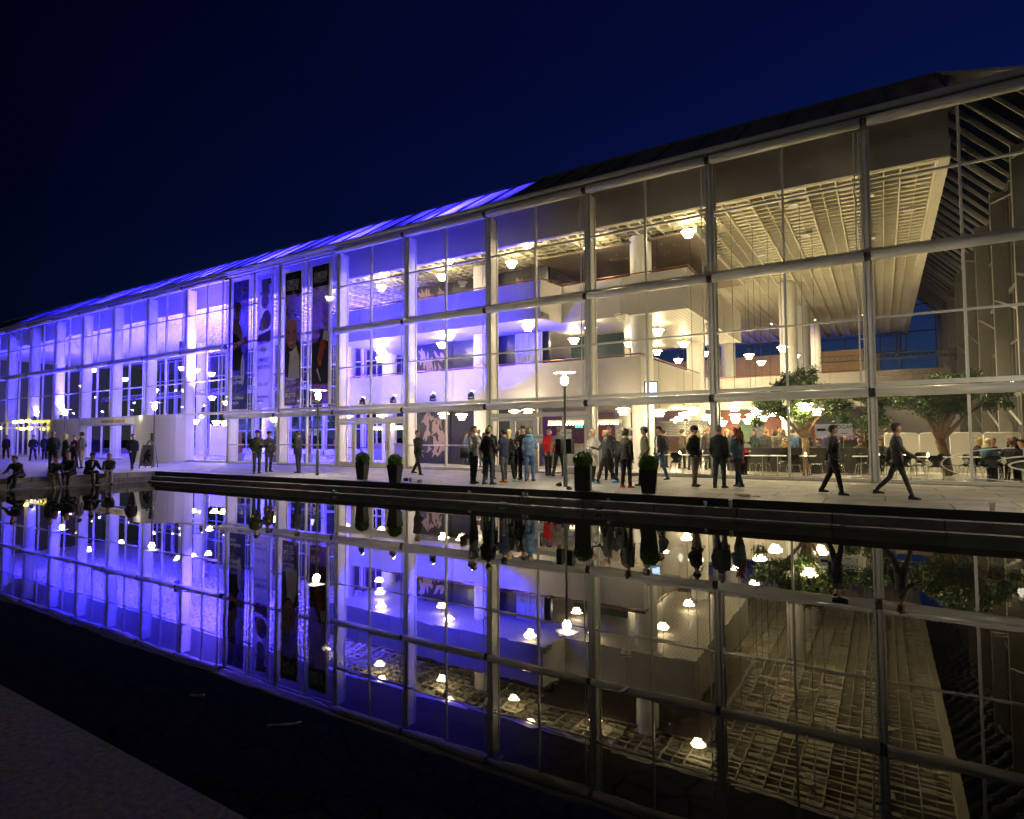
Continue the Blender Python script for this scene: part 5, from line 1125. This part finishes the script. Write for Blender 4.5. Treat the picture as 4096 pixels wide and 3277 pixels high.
# bins, lifebuoy, sandwich board
for k, dx in enumerate((-.17, .17)):
    t = thing('litter_bin', 'black litter bin strapped to the %s side of the street lamp' % ['left', 'right'][k], 'bin', (-7.9+dx, -5.70, .96), 0, 'bins on the street lamp'); MB().box(-.085, .085, -.11, .11, .0, .40).box(-.075, .075, -.10, .10, .40, .43).build('bin_body', M['black'], t); MB().box(-.06, .06, -.115, -.11, .28, .36).build('opening', M['joint'], t)
t = thing('lifebuoy', 'grey lifebuoy hanging on the street lamp by the sandwich board', 'lifebuoy', (-31.95, -5.15, 1.12)); b = MB()
rn = 24
vs = [((.25+.07*math.cos(v))*math.cos(u), .05*math.sin(v), (.25+.07*math.cos(v))*math.sin(u)) for u in [6.2832*i/rn for i in range(rn)] for v in [6.2832*j/8 for j in range(8)]]
b.add(vs, [(i*8+j, i*8+(j+1) % 8, ((i+1) % rn)*8+(j+1) % 8, ((i+1) % rn)*8+j) for i in range(rn) for j in range(8)]); b.build('ring', mat('buoy', (.35, .32, .28), .7, var=.3), t, True)
t = thing('lifebuoy_box', 'small dark box on the street lamp above the lifebuoy', 'box', (-31.75, -5.12, 1.35)); MB().box(-.11, .11, -.06, .04, 0, .38).box(-.13, .13, -.07, .05, .38, .41).build('box_body', M['pole'], t)
t = thing('sandwich_board', 'grey framed sandwich board with a rider picture by the lamp post', 'sign', (-31.4, -5.5, 0), R(25)); f = MB()
for x in (-.34, .34): f.tube((x, -.18, 0), (x, 0, 1.15), .022, 8); f.tube((x, .25, 0), (x, .03, 1.15), .018, 8)
f.tube((-.34, 0, 1.15), (.34, 0, 1.15), .022, 8); f.tube((-.34, -.165, .12), (.34, -.165, .12), .018, 8); f.build('frame', M['pole'], t, True)
b = MB(); b.add([(-.32, -.165, .13), (.32, -.165, .13), (.32, -.01, 1.12), (-.32, -.01, 1.12)], [(0, 1, 2, 3)]); b.build('poster', mat('grey_poster', (.25, .25, .28), .5, var=.5, vs=5), t)
b = MB(); b.poly([(x, -.012-.155*(1.12-z)-.004, z) for x, z in [(-.22, .30), (-.12, .42), (-.20, .62), (-.08, .80), (-.02, .93), (.08, .95), (.12, .84), (.06, .74), (.20, .70), (.24, .60), (.14, .56), (.18, .36), (.10, .30), (.04, .44), (-.06, .42), (-.10, .30)][::-1]], .002); b.build('rider_picture', bmat((.06, .05, .06)), t)
# litter
def cup(x, y, z, label, tip=0, fill=None, h=.12, r=.042, white=False, straw=False):
    t = thing('plastic_cup', label, 'cup', (x, y, z+(r if tip else 0)), R(40)); 
    if tip: t.rotation_euler = (R(90), 0, R(tip))
    MB().lathe([(0, 0), (r*.72, 0), (r, h), (r*1.08, h+.002), (r*.95, h), (r*.68, .004), (0, .004)], n=14).build('cup_wall', M['paper'] if white else mat('clear_cup', (.6, .62, .62), .2, spec=.8) if tip else M['cupglass'], t, True)
    if fill: MB().lathe([(0, .006), (r*.66, .006), (r*.82, h*.55), (0, h*.55)], n=14).build('drink', mat('beer', fill, .2), t, True)
    if white: MB().lathe([(r*1.02, h+.001), (r*1.06, h+.012), (0, h+.012)], n=14).build('lid', M['joint'] if not straw else M['white'], t, True)
    if straw: MB().tube((.01, 0, h*.5), (.02, .01, h+.09), .004, 6).build('straw', M['white'], t)
def cupglass():
    m = bpy.data.materials.new('cup_plastic'); m.use_nodes = True; t = m.node_tree; t.nodes.clear(); o = t.nodes.new('ShaderNodeOutputMaterial'); mx = t.nodes.new('ShaderNodeMixShader'); a = t.nodes.new('ShaderNodeBsdfTransparent'); p = t.nodes.new('ShaderNodeBsdfPrincipled')
    p.inputs['Base Color'].default_value = (.8, .8, .8, 1); p.inputs['Roughness'].default_value = .15; mx.inputs[0].default_value = .4; t.links.new(a.outputs[0], mx.inputs[1]); t.links.new(p.outputs[0], mx.inputs[2]); t.links.new(mx.outputs[0], o.inputs[0]); return m
M['cupglass'] = cupglass()
cup(1.73, -6.72, 0, 'beer cup half full of golden beer standing on the terrace edge', 0, (.55, .28, .02), .15, .05)
cup(-3.02, -6.98, -.19, 'tall white paper cup with a straw standing on the upper step', 0, None, .17, .045, True, True)
cup(-3.58, -7.02, -.19, 'clear plastic cup standing on the upper step')
cup(-8.50, -7.1, -.19, 'left one of two small coffee cups on the step', 0, None, .10, .036, True); cup(-8.40, -7.05, -.19, 'right one of two small coffee cups on the step', 0, None, .10, .036, True)
cup(-10.43, -7.02, -.19, 'clear plastic cup lying on the step below the grey jumper', 60); cup(-5.99, -7.05, -.19, 'clear plastic cup tipped over on the step by the tall planter', 20)
cup(-15.87, -7.3, -.38, 'clear plastic cup lying on the lowest step below the left planter', 100); cup(-13.25, -6.35, 0, 'cup with some beer left standing right of the second planter', 0, (.55, .3, .03), .11)
cup(-13.0, -6.25, 0, 'empty cup lying right of the beer cup by the planter', 75); cup(-12.85, -6.35, 0, 'empty cup lying furthest right of the planter', 15); cup(-13.42, -6.2, 0, 'empty cup standing next to the second planter')
def crumple(x, y, z, s, c, label, nm='litter', seed=1):
    fl = .3 if c[0] > .3 else .9
    b = MB(); b.ball((0, 0, s*.5), s, s*.8, s*.55, 10, 7); rr = random.Random(seed); b.v = [(vx*(1+rr.uniform(-.3, .3)), vy*(1+rr.uniform(-.3, .3)), fl*max(0, vz*(1+rr.uniform(-.4, .4)))) for vx, vy, vz in b.v]; o = b.build(nm, bmat(c)); o.location = (x, y, z); tag(o, label, 'litter')
crumple(-8.14, -5.62, 0, .10, (.03, .03, .03), 'crumpled black bag left of the litter bin lamp post', seed=2); crumple(-7.36, -6.55, 0, .085, (.12, .08, .03), 'brown food tray beside the tall planter', seed=3); crumple(-6.11, -7.35, -.38, .10, (.04, .05, .04), 'crumpled dark foil on the lowest step', seed=4)
crumple(-2.9, -6.1, .0, .17, (.55, .50, .40), 'torn white paper flattened on the paving', seed=5); crumple(-2.6, -6.15, .0, .09, (.55, .50, .40), 'small torn paper scrap right of the flattened paper', seed=6); crumple(-5.9, -6.75, 0, .07, (.6, .58, .5), 'small white napkin behind the tipped cup', seed=7); crumple(-13.55, -6.25, 0, .10, (.04, .03, .03), 'dark crumpled can beside the second planter', seed=8); crumple(-9.0, -7.32, -.38, .13, (.35, .4, .3), 'flattened colourful wrapper on the lowest step', seed=9)
# yellow lanterns at the far left
for k, (x, z) in enumerate(((-62.5, 2.95), (-61.2, 2.98), (-59.9, 3.0), (-61.0, 2.35), (-59.6, 2.4), (-66, 2.5))):
    t = thing('yellow_lantern', 'glowing yellow lantern at the far left entrance, %s' % ['upper left', 'upper middle', 'upper right', 'lower left', 'lower right', 'outermost left'][k], 'lantern', (x, -.7, z), 0, 'yellow lanterns'); MB().ball((0, 0, 0), .20, rz=.13, n=14, m=8).build('globe', M['yellow'] if 'yellow' in M else M.setdefault('yellow', mat('yellow_glow', (1, .9, .2), .5, emis=(1, .78, .06), es=7.)), t, True); MB().tube((0, 0, .1), (0, .5, .25), .01, 5).build('hanger', M['joint'], t)
# added fill spots at the back of the ceiling that light the brick wall
for k in range(6):
    x = -16+k*3.0
    t = thing('added_ceiling_spot', 'added recessed fill spot above the brick wall, %s from the left' % ORD[k], 'fill light', (x, 27.5, 9.98), 0, 'added ceiling fill spots'); MB().lathe([(.13, 0), (.13, .04), (.10, .02)], n=16).build('trim_ring', M['white'], t, True)
    l = bpy.data.lights.new('spot', 'SPOT'); l.energy = 300; l.color = (1, .74, .42); l.spot_size = R(120); l.spot_blend = .8; l.shadow_soft_size = .1; lo = bpy.data.objects.new('spot', l); COL.objects.link(lo); lo.parent = t; lo.location = (0, 0, -.02); lo.rotation_euler = (R(38), 0, 0)
for k, (x, y) in enumerate(((-2.6, 3), (-2.6, 7), (-.2, 3.5), (-.2, 9), (-4.7, 9), (1.1, 6), (-10.4, 2.2))):
    t = thing('ceiling_vent', 'round ceiling fitting between the coffers, %s' % ORD[k], 'vent', (x, y, 10.1), 0, 'round ceiling vents')
    if k in (2, 3, 5): l = bpy.data.lights.new('spot', 'SPOT'); l.energy = 1100; l.color = (1, .78, .46); l.spot_size = R(95); l.spot_blend = .8; l.shadow_soft_size = .12; lo = bpy.data.objects.new('spot', l); COL.objects.link(lo); lo.parent = t; lo.location = (0, 0, -.04)  # some of the fittings hold an added spot that brightens cafe and trees
    MB().lathe([(.20, .02), (.20, -.01), (.14, -.02), (.13, .0), (.09, -.02), (0, -.01)], n=20).build('ring', M['white'], t, True)
# blue glowing poster wall behind the seventh bay, camera and speaker
t = thing('blue_screen', 'glowing deep blue panel behind the glass left of the banners', 'panel', (-40.4, 3.2, .3)); MB().box(0, 1.9, 0, .05, 0, 2.1).build('panel', M['blue_led'], t); MB().box(-.06, 0, -.02, .06, 0, 2.2).box(1.9, 1.96, -.02, .06, 0, 2.2).build('frame', M['white'], t)
t = thing('security_camera', 'dark cylinder camera hanging in the top corner of the hot violet bay', 'camera', (-14.9, .9, 9.9)); MB().tube((0, 0, -.1), (0, 0, .18), .085, 14).ball((0, 0, -.1), .085, n=12, m=8).build('housing', M['pole'], t, True); MB().tube((0, 0, .18), (.25, 0, .35), .03, 8).build('arm', M['pole'], t)
t = thing('loudspeaker', 'dark cylinder loudspeaker hanging in the third bay left of the banners', 'loudspeaker', (-43.2, 2.6, 8.2)); MB().tube((0, 0, -.35), (0, 0, .35), .17, 16).build('cabinet', M['black'], t, True); MB().tube((0, 0, .35), (0, 0, 2.0), .01, 5).build('cable', M['joint'], t)
# high tables and benches in the violet foyer
for k, (x, y) in enumerate(((-26.6, 3.2), (-25.2, 3.4), (-34.5, 3.8), (-37.0, 3.5))):
    t = thing('high_bench', 'dark %s bench set in the violet foyer' % ['left folding', 'right folding', 'low far', 'lowest left'][k], 'bench', (x, y, .02), 0, 'benches in the violet foyer'); MB().box(-.6, .6, -.25, .25, .86, .90).box(-.6, .6, -.6, -.4, .42, .46).build('top', M['black'], t)
    for sx_ in (-.5, .5): MB().tube((sx_, -.5, 0), (sx_, .1, .88), .018, 6).tube((sx_, .4, 0), (sx_, -.1, .88), .018, 6).build('leg', M['pole'], t)
# ---------------------------------------------------------------- people inside
GI = None
def inp(x, y, face, label, top, bot=K, hair='short', hairc=BROWN, legs=CON, arms=('relax', 'hold'), **o):
    person(x, y, face, label, o.pop('h', 1.75), legs, arms, z=.02, top=top, bot=bot, hair=hair, hairc=hairc, **o)
TAN = (.38, .25, .12)
inp(-6.9, 4.2, 170, 'man in a tan coat inside, seen from behind through the window', TAN, hairc=(.35, .2, .1)); inp(-6.3, 4.6, 195, 'man in a dark grey coat beside the tan coat', (.07, .06, .06), hairc=(.35, .18, .08), h=1.85)
inp(-5.9, 7.5, -20, 'man in a dark suit facing out in the crowd by the bar', K, hairc=GING); inp(-5.5, 6.6, 180, 'woman with long brown hair in the middle of the bar crowd', (.06, .05, .045), hair='long', hairc=GING, f=True); inp(-4.9, 7.2, 160, 'person in dark green seen from behind in the bar crowd', (.04, .05, .035)); inp(-4.55, 8.2, 175, 'blonde woman in an orange scarf in the bar crowd', (.30, .14, .04), hair='long', hairc=BLOND, f=True)
inp(-4.2, 5.6, 190, 'woman in a striped black and white jumper inside', (.05, .05, .05), hair='bun', hairc=(.3, .2, .1), f=True); inp(-3.75, 6.3, 30, 'man with a pale face looking out beside the pillar', (.10, .09, .08), hairc=GING)
inp(-3.9, 8.6, 200, 'woman in black deep in the crowd left of the pillar', K, hair='bob', f=True)
inp(-4.15, 10.4, 150, 'man in a navy jacket behind the curly haired woman', NAVY, hairc=DKB); inp(-3.3, 7.0, 150, 'man in a blue denim jacket talking near the tree', (.04, .08, .16), hairc=DKB); inp(-3.0, 7.4, -110, 'man with a blue lit phone beside the denim jacket', (.03, .05, .1), hairc=DKB, arms=('phone', 'hold'))
inp(-2.75, 6.2, 185, 'woman in a long black coat with brown hair behind the settle', K, hair='long', hairc=BROWN, f=True, hem=-.3); inp(-2.2, 7.2, 170, 'man in a purple jumper behind the tree', (.05, .035, .12), hairc=DKB); inp(-1.75, 7.9, 190, 'blonde person turning round behind the tree', (.08, .05, .08), hair='bob', hairc=(.4, .2, .08), arms=('out', 'hold')); inp(-1.35, 8.0, 140, 'woman with light brown hair in a dark jumper behind the tree', (.05, .04, .035), hair='long', hairc=(.4, .25, .1), f=True); inp(-.9, 8.6, 170, 'person in black right of the tree trunk crowd', K)
inp(.1, 9.5, 190, 'person in grey on the stairs behind the paper sign', GREY, hairc=DKB, arms=('out', 'out'))
SIT = ((82, 84), (84, 80))
def sitp(x, y, face, label, top, **o): person(x, y, face, label, o.pop('h', 1.74), SIT, o.pop('arms', ('table', 'table')), o.pop('lean', 16), .45, .02, top=top, bot=o.pop('bot', K), **o)
sitp(-4.85, 1.9, 120, 'seated woman with long brown hair leaning over behind the black beanie man', (.03, .03, .03), hair='long', hairc=(.30, .15, .05), f=True, lean=28); sitp(-3.2, 3.75, 175, 'seated blonde curly haired woman on the settle', (.03, .03, .03), hair='curly', hairc=(.45, .33, .15), f=True); sitp(-2.55, 4.4, 20, 'seated young man in a green jacket leaning right on the settle', (.05, .08, .04), hairc=DKB, shirt=(.6, .6, .55)); sitp(-2.0, 4.4, -40, 'seated man in black with a red flower beside the green jacket', K, hairc=DKB)
sitp(-4.45, 1.45, 175, 'seated person in red mostly hidden behind the red haired woman', (.40, .02, .03), hairc=DKB); sitp(-.75, 4.3, 175, 'seated person in grey behind the striding man', (.12, .11, .10), hairc=(.25, .16, .09)); sitp(.0, 4.3, -30, 'seated woman in black with brown hair beside the slender tree', K, hair='long', hairc=BROWN, f=True)
sitp(2.45, 2.9, 100, 'seated blonde person in black at the left end of the group at the right edge', K, hair='bun', hairc=(.5, .35, .15), f=True, arms=('phone', 'table')); sitp(2.65, 2.1, 150, 'seated woman with long blonde hair and denim jacket at the right edge table', (.04, .10, .16), hair='long', hairc=(.62, .48, .25), f=True, lean=22); sitp(2.95, 3.2, 10, 'seated man with short red hair facing the window at the right edge table', (.04, .04, .04), hairc=(.25, .12, .04), shirt=(.3, .28, .24)); sitp(3.35, 2.0, 185, 'seated person with brown hair in a wide black jacket seen from behind', K, hairc=(.15, .07, .03), bulk=1.25, lean=24)
sitp(3.55, 3.3, -20, 'seated man with dark curls at the back of the right edge table', K, hair='curly', hairc=DKB); sitp(3.85, 2.8, -60, 'seated man in a pale shirt resting his chin at the right edge', (.42, .42, .40), hairc=DKB, arms=('phone', 'table'), lean=28)
inp(-19.7, 5.2, 90, 'woman in a pale blue top behind the white framed doors', (.20, .28, .40), hair='bob', f=True); inp(-19.3, 4.6, 150, 'woman in dark clothes beside the pale blue top', K, hair='long', f=True); inp(-18.6, 4.0, 150, 'man in a grey blue shirt leaning behind the left door pair', (.07, .10, .17), bot=JEAN); inp(-15.0+(-1.4), 2.0, 170, 'man in a dark leather jacket and jeans behind the right door leaf', (.02, .025, .06), bot=JEAN, h=1.82)
for k, (x, c, hc, hs, lb) in enumerate(((-21.6, (.12, .08, .05), BROWN, 'short', 'person in brown standing at the grey bar, leftmost'), (-21.1, (.05, .07, .05), DKB, 'short', 'person in green standing at the grey bar'), (-20.6, (.35, .3, .25), BROWN, 'long', 'woman in cream standing at the grey bar'), (-22.3, (.60, .02, .03), BLOND, 'long', 'blonde woman in red standing at the grey bar'), (-23.0, (.2, .12, .08), BLOND, 'bob', 'blonde woman in brown standing at the grey bar'))):
    inp(x, 8.3, 180 if k % 2 else 20, lb, c, hair=hs, hairc=hc)
inp(-26.6, 2.4, 80, 'orange haired person walking inside behind the lamp post', (.10, .02, .10), hair='bob', hairc=(.35, .10, .08), legs=WALK, arms=('swingf', 'swingb')); inp(-34.6, 5.0, 0, 'person in magenta sitting by the palm', (.3, .02, .15)); 
for (x, y, f_, c, hs, hc, lb) in ((-7.6, 5.2, 150, (.10, .08, .06), 'short', DKB, 'man in brown behind the tan coat'), (-7.1, 6.0, 200, (.25, .25, .27), 'bob', BLOND, 'fair haired woman in light grey behind the tan coat'), (-6.6, 5.6, 30, (.04, .06, .12), 'short', BROWN, 'man in blue turned to the window behind the dark grey coat'),
    (-6.4, 7.0, 170, (.12, .03, .03), 'short', DKB, 'man in dark red at the back of the bar crowd'), (-5.7, 5.4, 190, (.03, .03, .035), 'pony', BLOND, 'woman with a blonde ponytail in the bar crowd'), (-5.2, 5.2, 100, (.20, .15, .10), 'short', GING, 'ginger man in a light brown jacket in the bar crowd'), (-5.1, 8.6, 180, (.05, .05, .06), 'short', BROWN, 'tall man in slate grey far back in the bar crowd'),
    (-4.7, 6.0, -60, (.02, .05, .04), 'long', DKB, 'dark haired woman in bottle green beside the striped jumper'), (-4.4, 9.6, 170, (.30, .28, .24), 'bob', BROWN, 'woman in cream at the very back near the pillar'), (-3.5, 8.4, 200, (.10, .10, .14), 'short', DKB, 'man in blue grey behind the denim jacket'), (-2.4, 8.8, 160, (.18, .14, .09), 'short', BLOND, 'fair man in beige behind the long black coat'),
    (-3.0, 9.6, 20, (.04, .03, .03), 'short', GING, 'man in black facing the window deep behind the tree'), (-1.9, 6.4, 100, (.03, .03, .05), 'bun', BROWN, 'woman with a bun just behind the settle'), (-1.1, 7.0, 190, (.07, .04, .10), 'short', DKB, 'man in plum behind the seated pair'), (-8.6, 5.8, 160, (.03, .03, .03), 'short', DKB, 'man in black near the leaflet rack'), (-9.3, 4.6, 140, (.06, .07, .08), 'long', BLOND, 'long haired blonde woman near the leaflet rack')):
    inp(x, y, f_, lb, c, hair=hs, hairc=hc, f=hs != 'short', arms=('relax', 'hold') if hs == 'short' else ('hold', 'down'))
bake_people()
# handbags and held things (separate things)
def bag(x, y, z, rz, label, c, w_=.26, h_=.20, d_=.09, strap=.25):
    t = thing('handbag', label, 'bag', (x, y, z), R(rz)); b = MB(); loft(b, [((0, 0, 0), w_/2, d_/2), ((0, 0, h_*.5), w_/2, d_/2*1.05), ((0, 0, h_), w_/2*.85, d_/2*.5)], 16); b.build('bag_body', cloth(c, .4), t, True)
    s_ = MB(); s_.path([(math.cos(a)*w_*.38, 0, h_+math.sin(a)*strap) for a in [math.pi*i/10 for i in range(11)]], .007, 6); s_.build('strap', cloth(c, .4), t, True)
bag(-10.38, -4.72, .83, 170, 'small black handbag with a silver clasp on the blonde woman\'s back', K, strap=.12); bag(-8.35, -3.6, .70, 60, 'dark blue shoulder bag of the woman in the white coat', (.03, .04, .06), .30, .24); bag(-11.35, -6.0, .78, 80, 'beige tote bag hanging behind the grey jumper', (.25, .22, .18), .34, .34, .12)

# things afloat on the pool
for x, y, l_, a, lb in ((-3.41, -18.72, .16, 35, 'pale straw floating in the dark water, the longest of the floating bits'), (-4.34, -18.76, .06, 10, 'short pale stick floating left of the long straw'), (-1.69, -17.07, .05, 60, 'small white scrap floating below the lamp reflections'), (-.47, -13.48, .17, 0, 'dark can floating near the steps on the right')):
    t = thing('floating_litter', lb, 'litter', (x, y, -.428), R(a))
    if l_ == .17: MB().tube((-.08, 0, 0), (.08, 0, 0), .034, 12).build('can', M['joint'], t, True)
    else: MB().tube((-l_/2, 0, 0), (l_/2, 0, .005), .007, 8).tube((l_/2, 0, .005), (l_/2+.05, .02, .01), .007, 8).build('stick', M['white'], t, True)
for k, (x, y, s_, c) in enumerate(((-12.3, -5.9, .03, (.5, .3, .3)), (-9.3, -6.1, .03, (.5, .48, .4)), (-4.4, -6.0, .025, (.5, .48, .4)), (-1.6, -5.3, .025, (.5, .45, .3)), (-19.8, -3.6, .04, (.5, .5, .5)))):
    crumple(x, y, 0, s_, c, 'small scrap of paper on the paving %s' % ['left of the man in the grey jumper', 'between the jeans and the litter bins', 'in front of the grey haired man', 'below the striding man', 'beside the man in the navy raincoat'][k], seed=20+k)
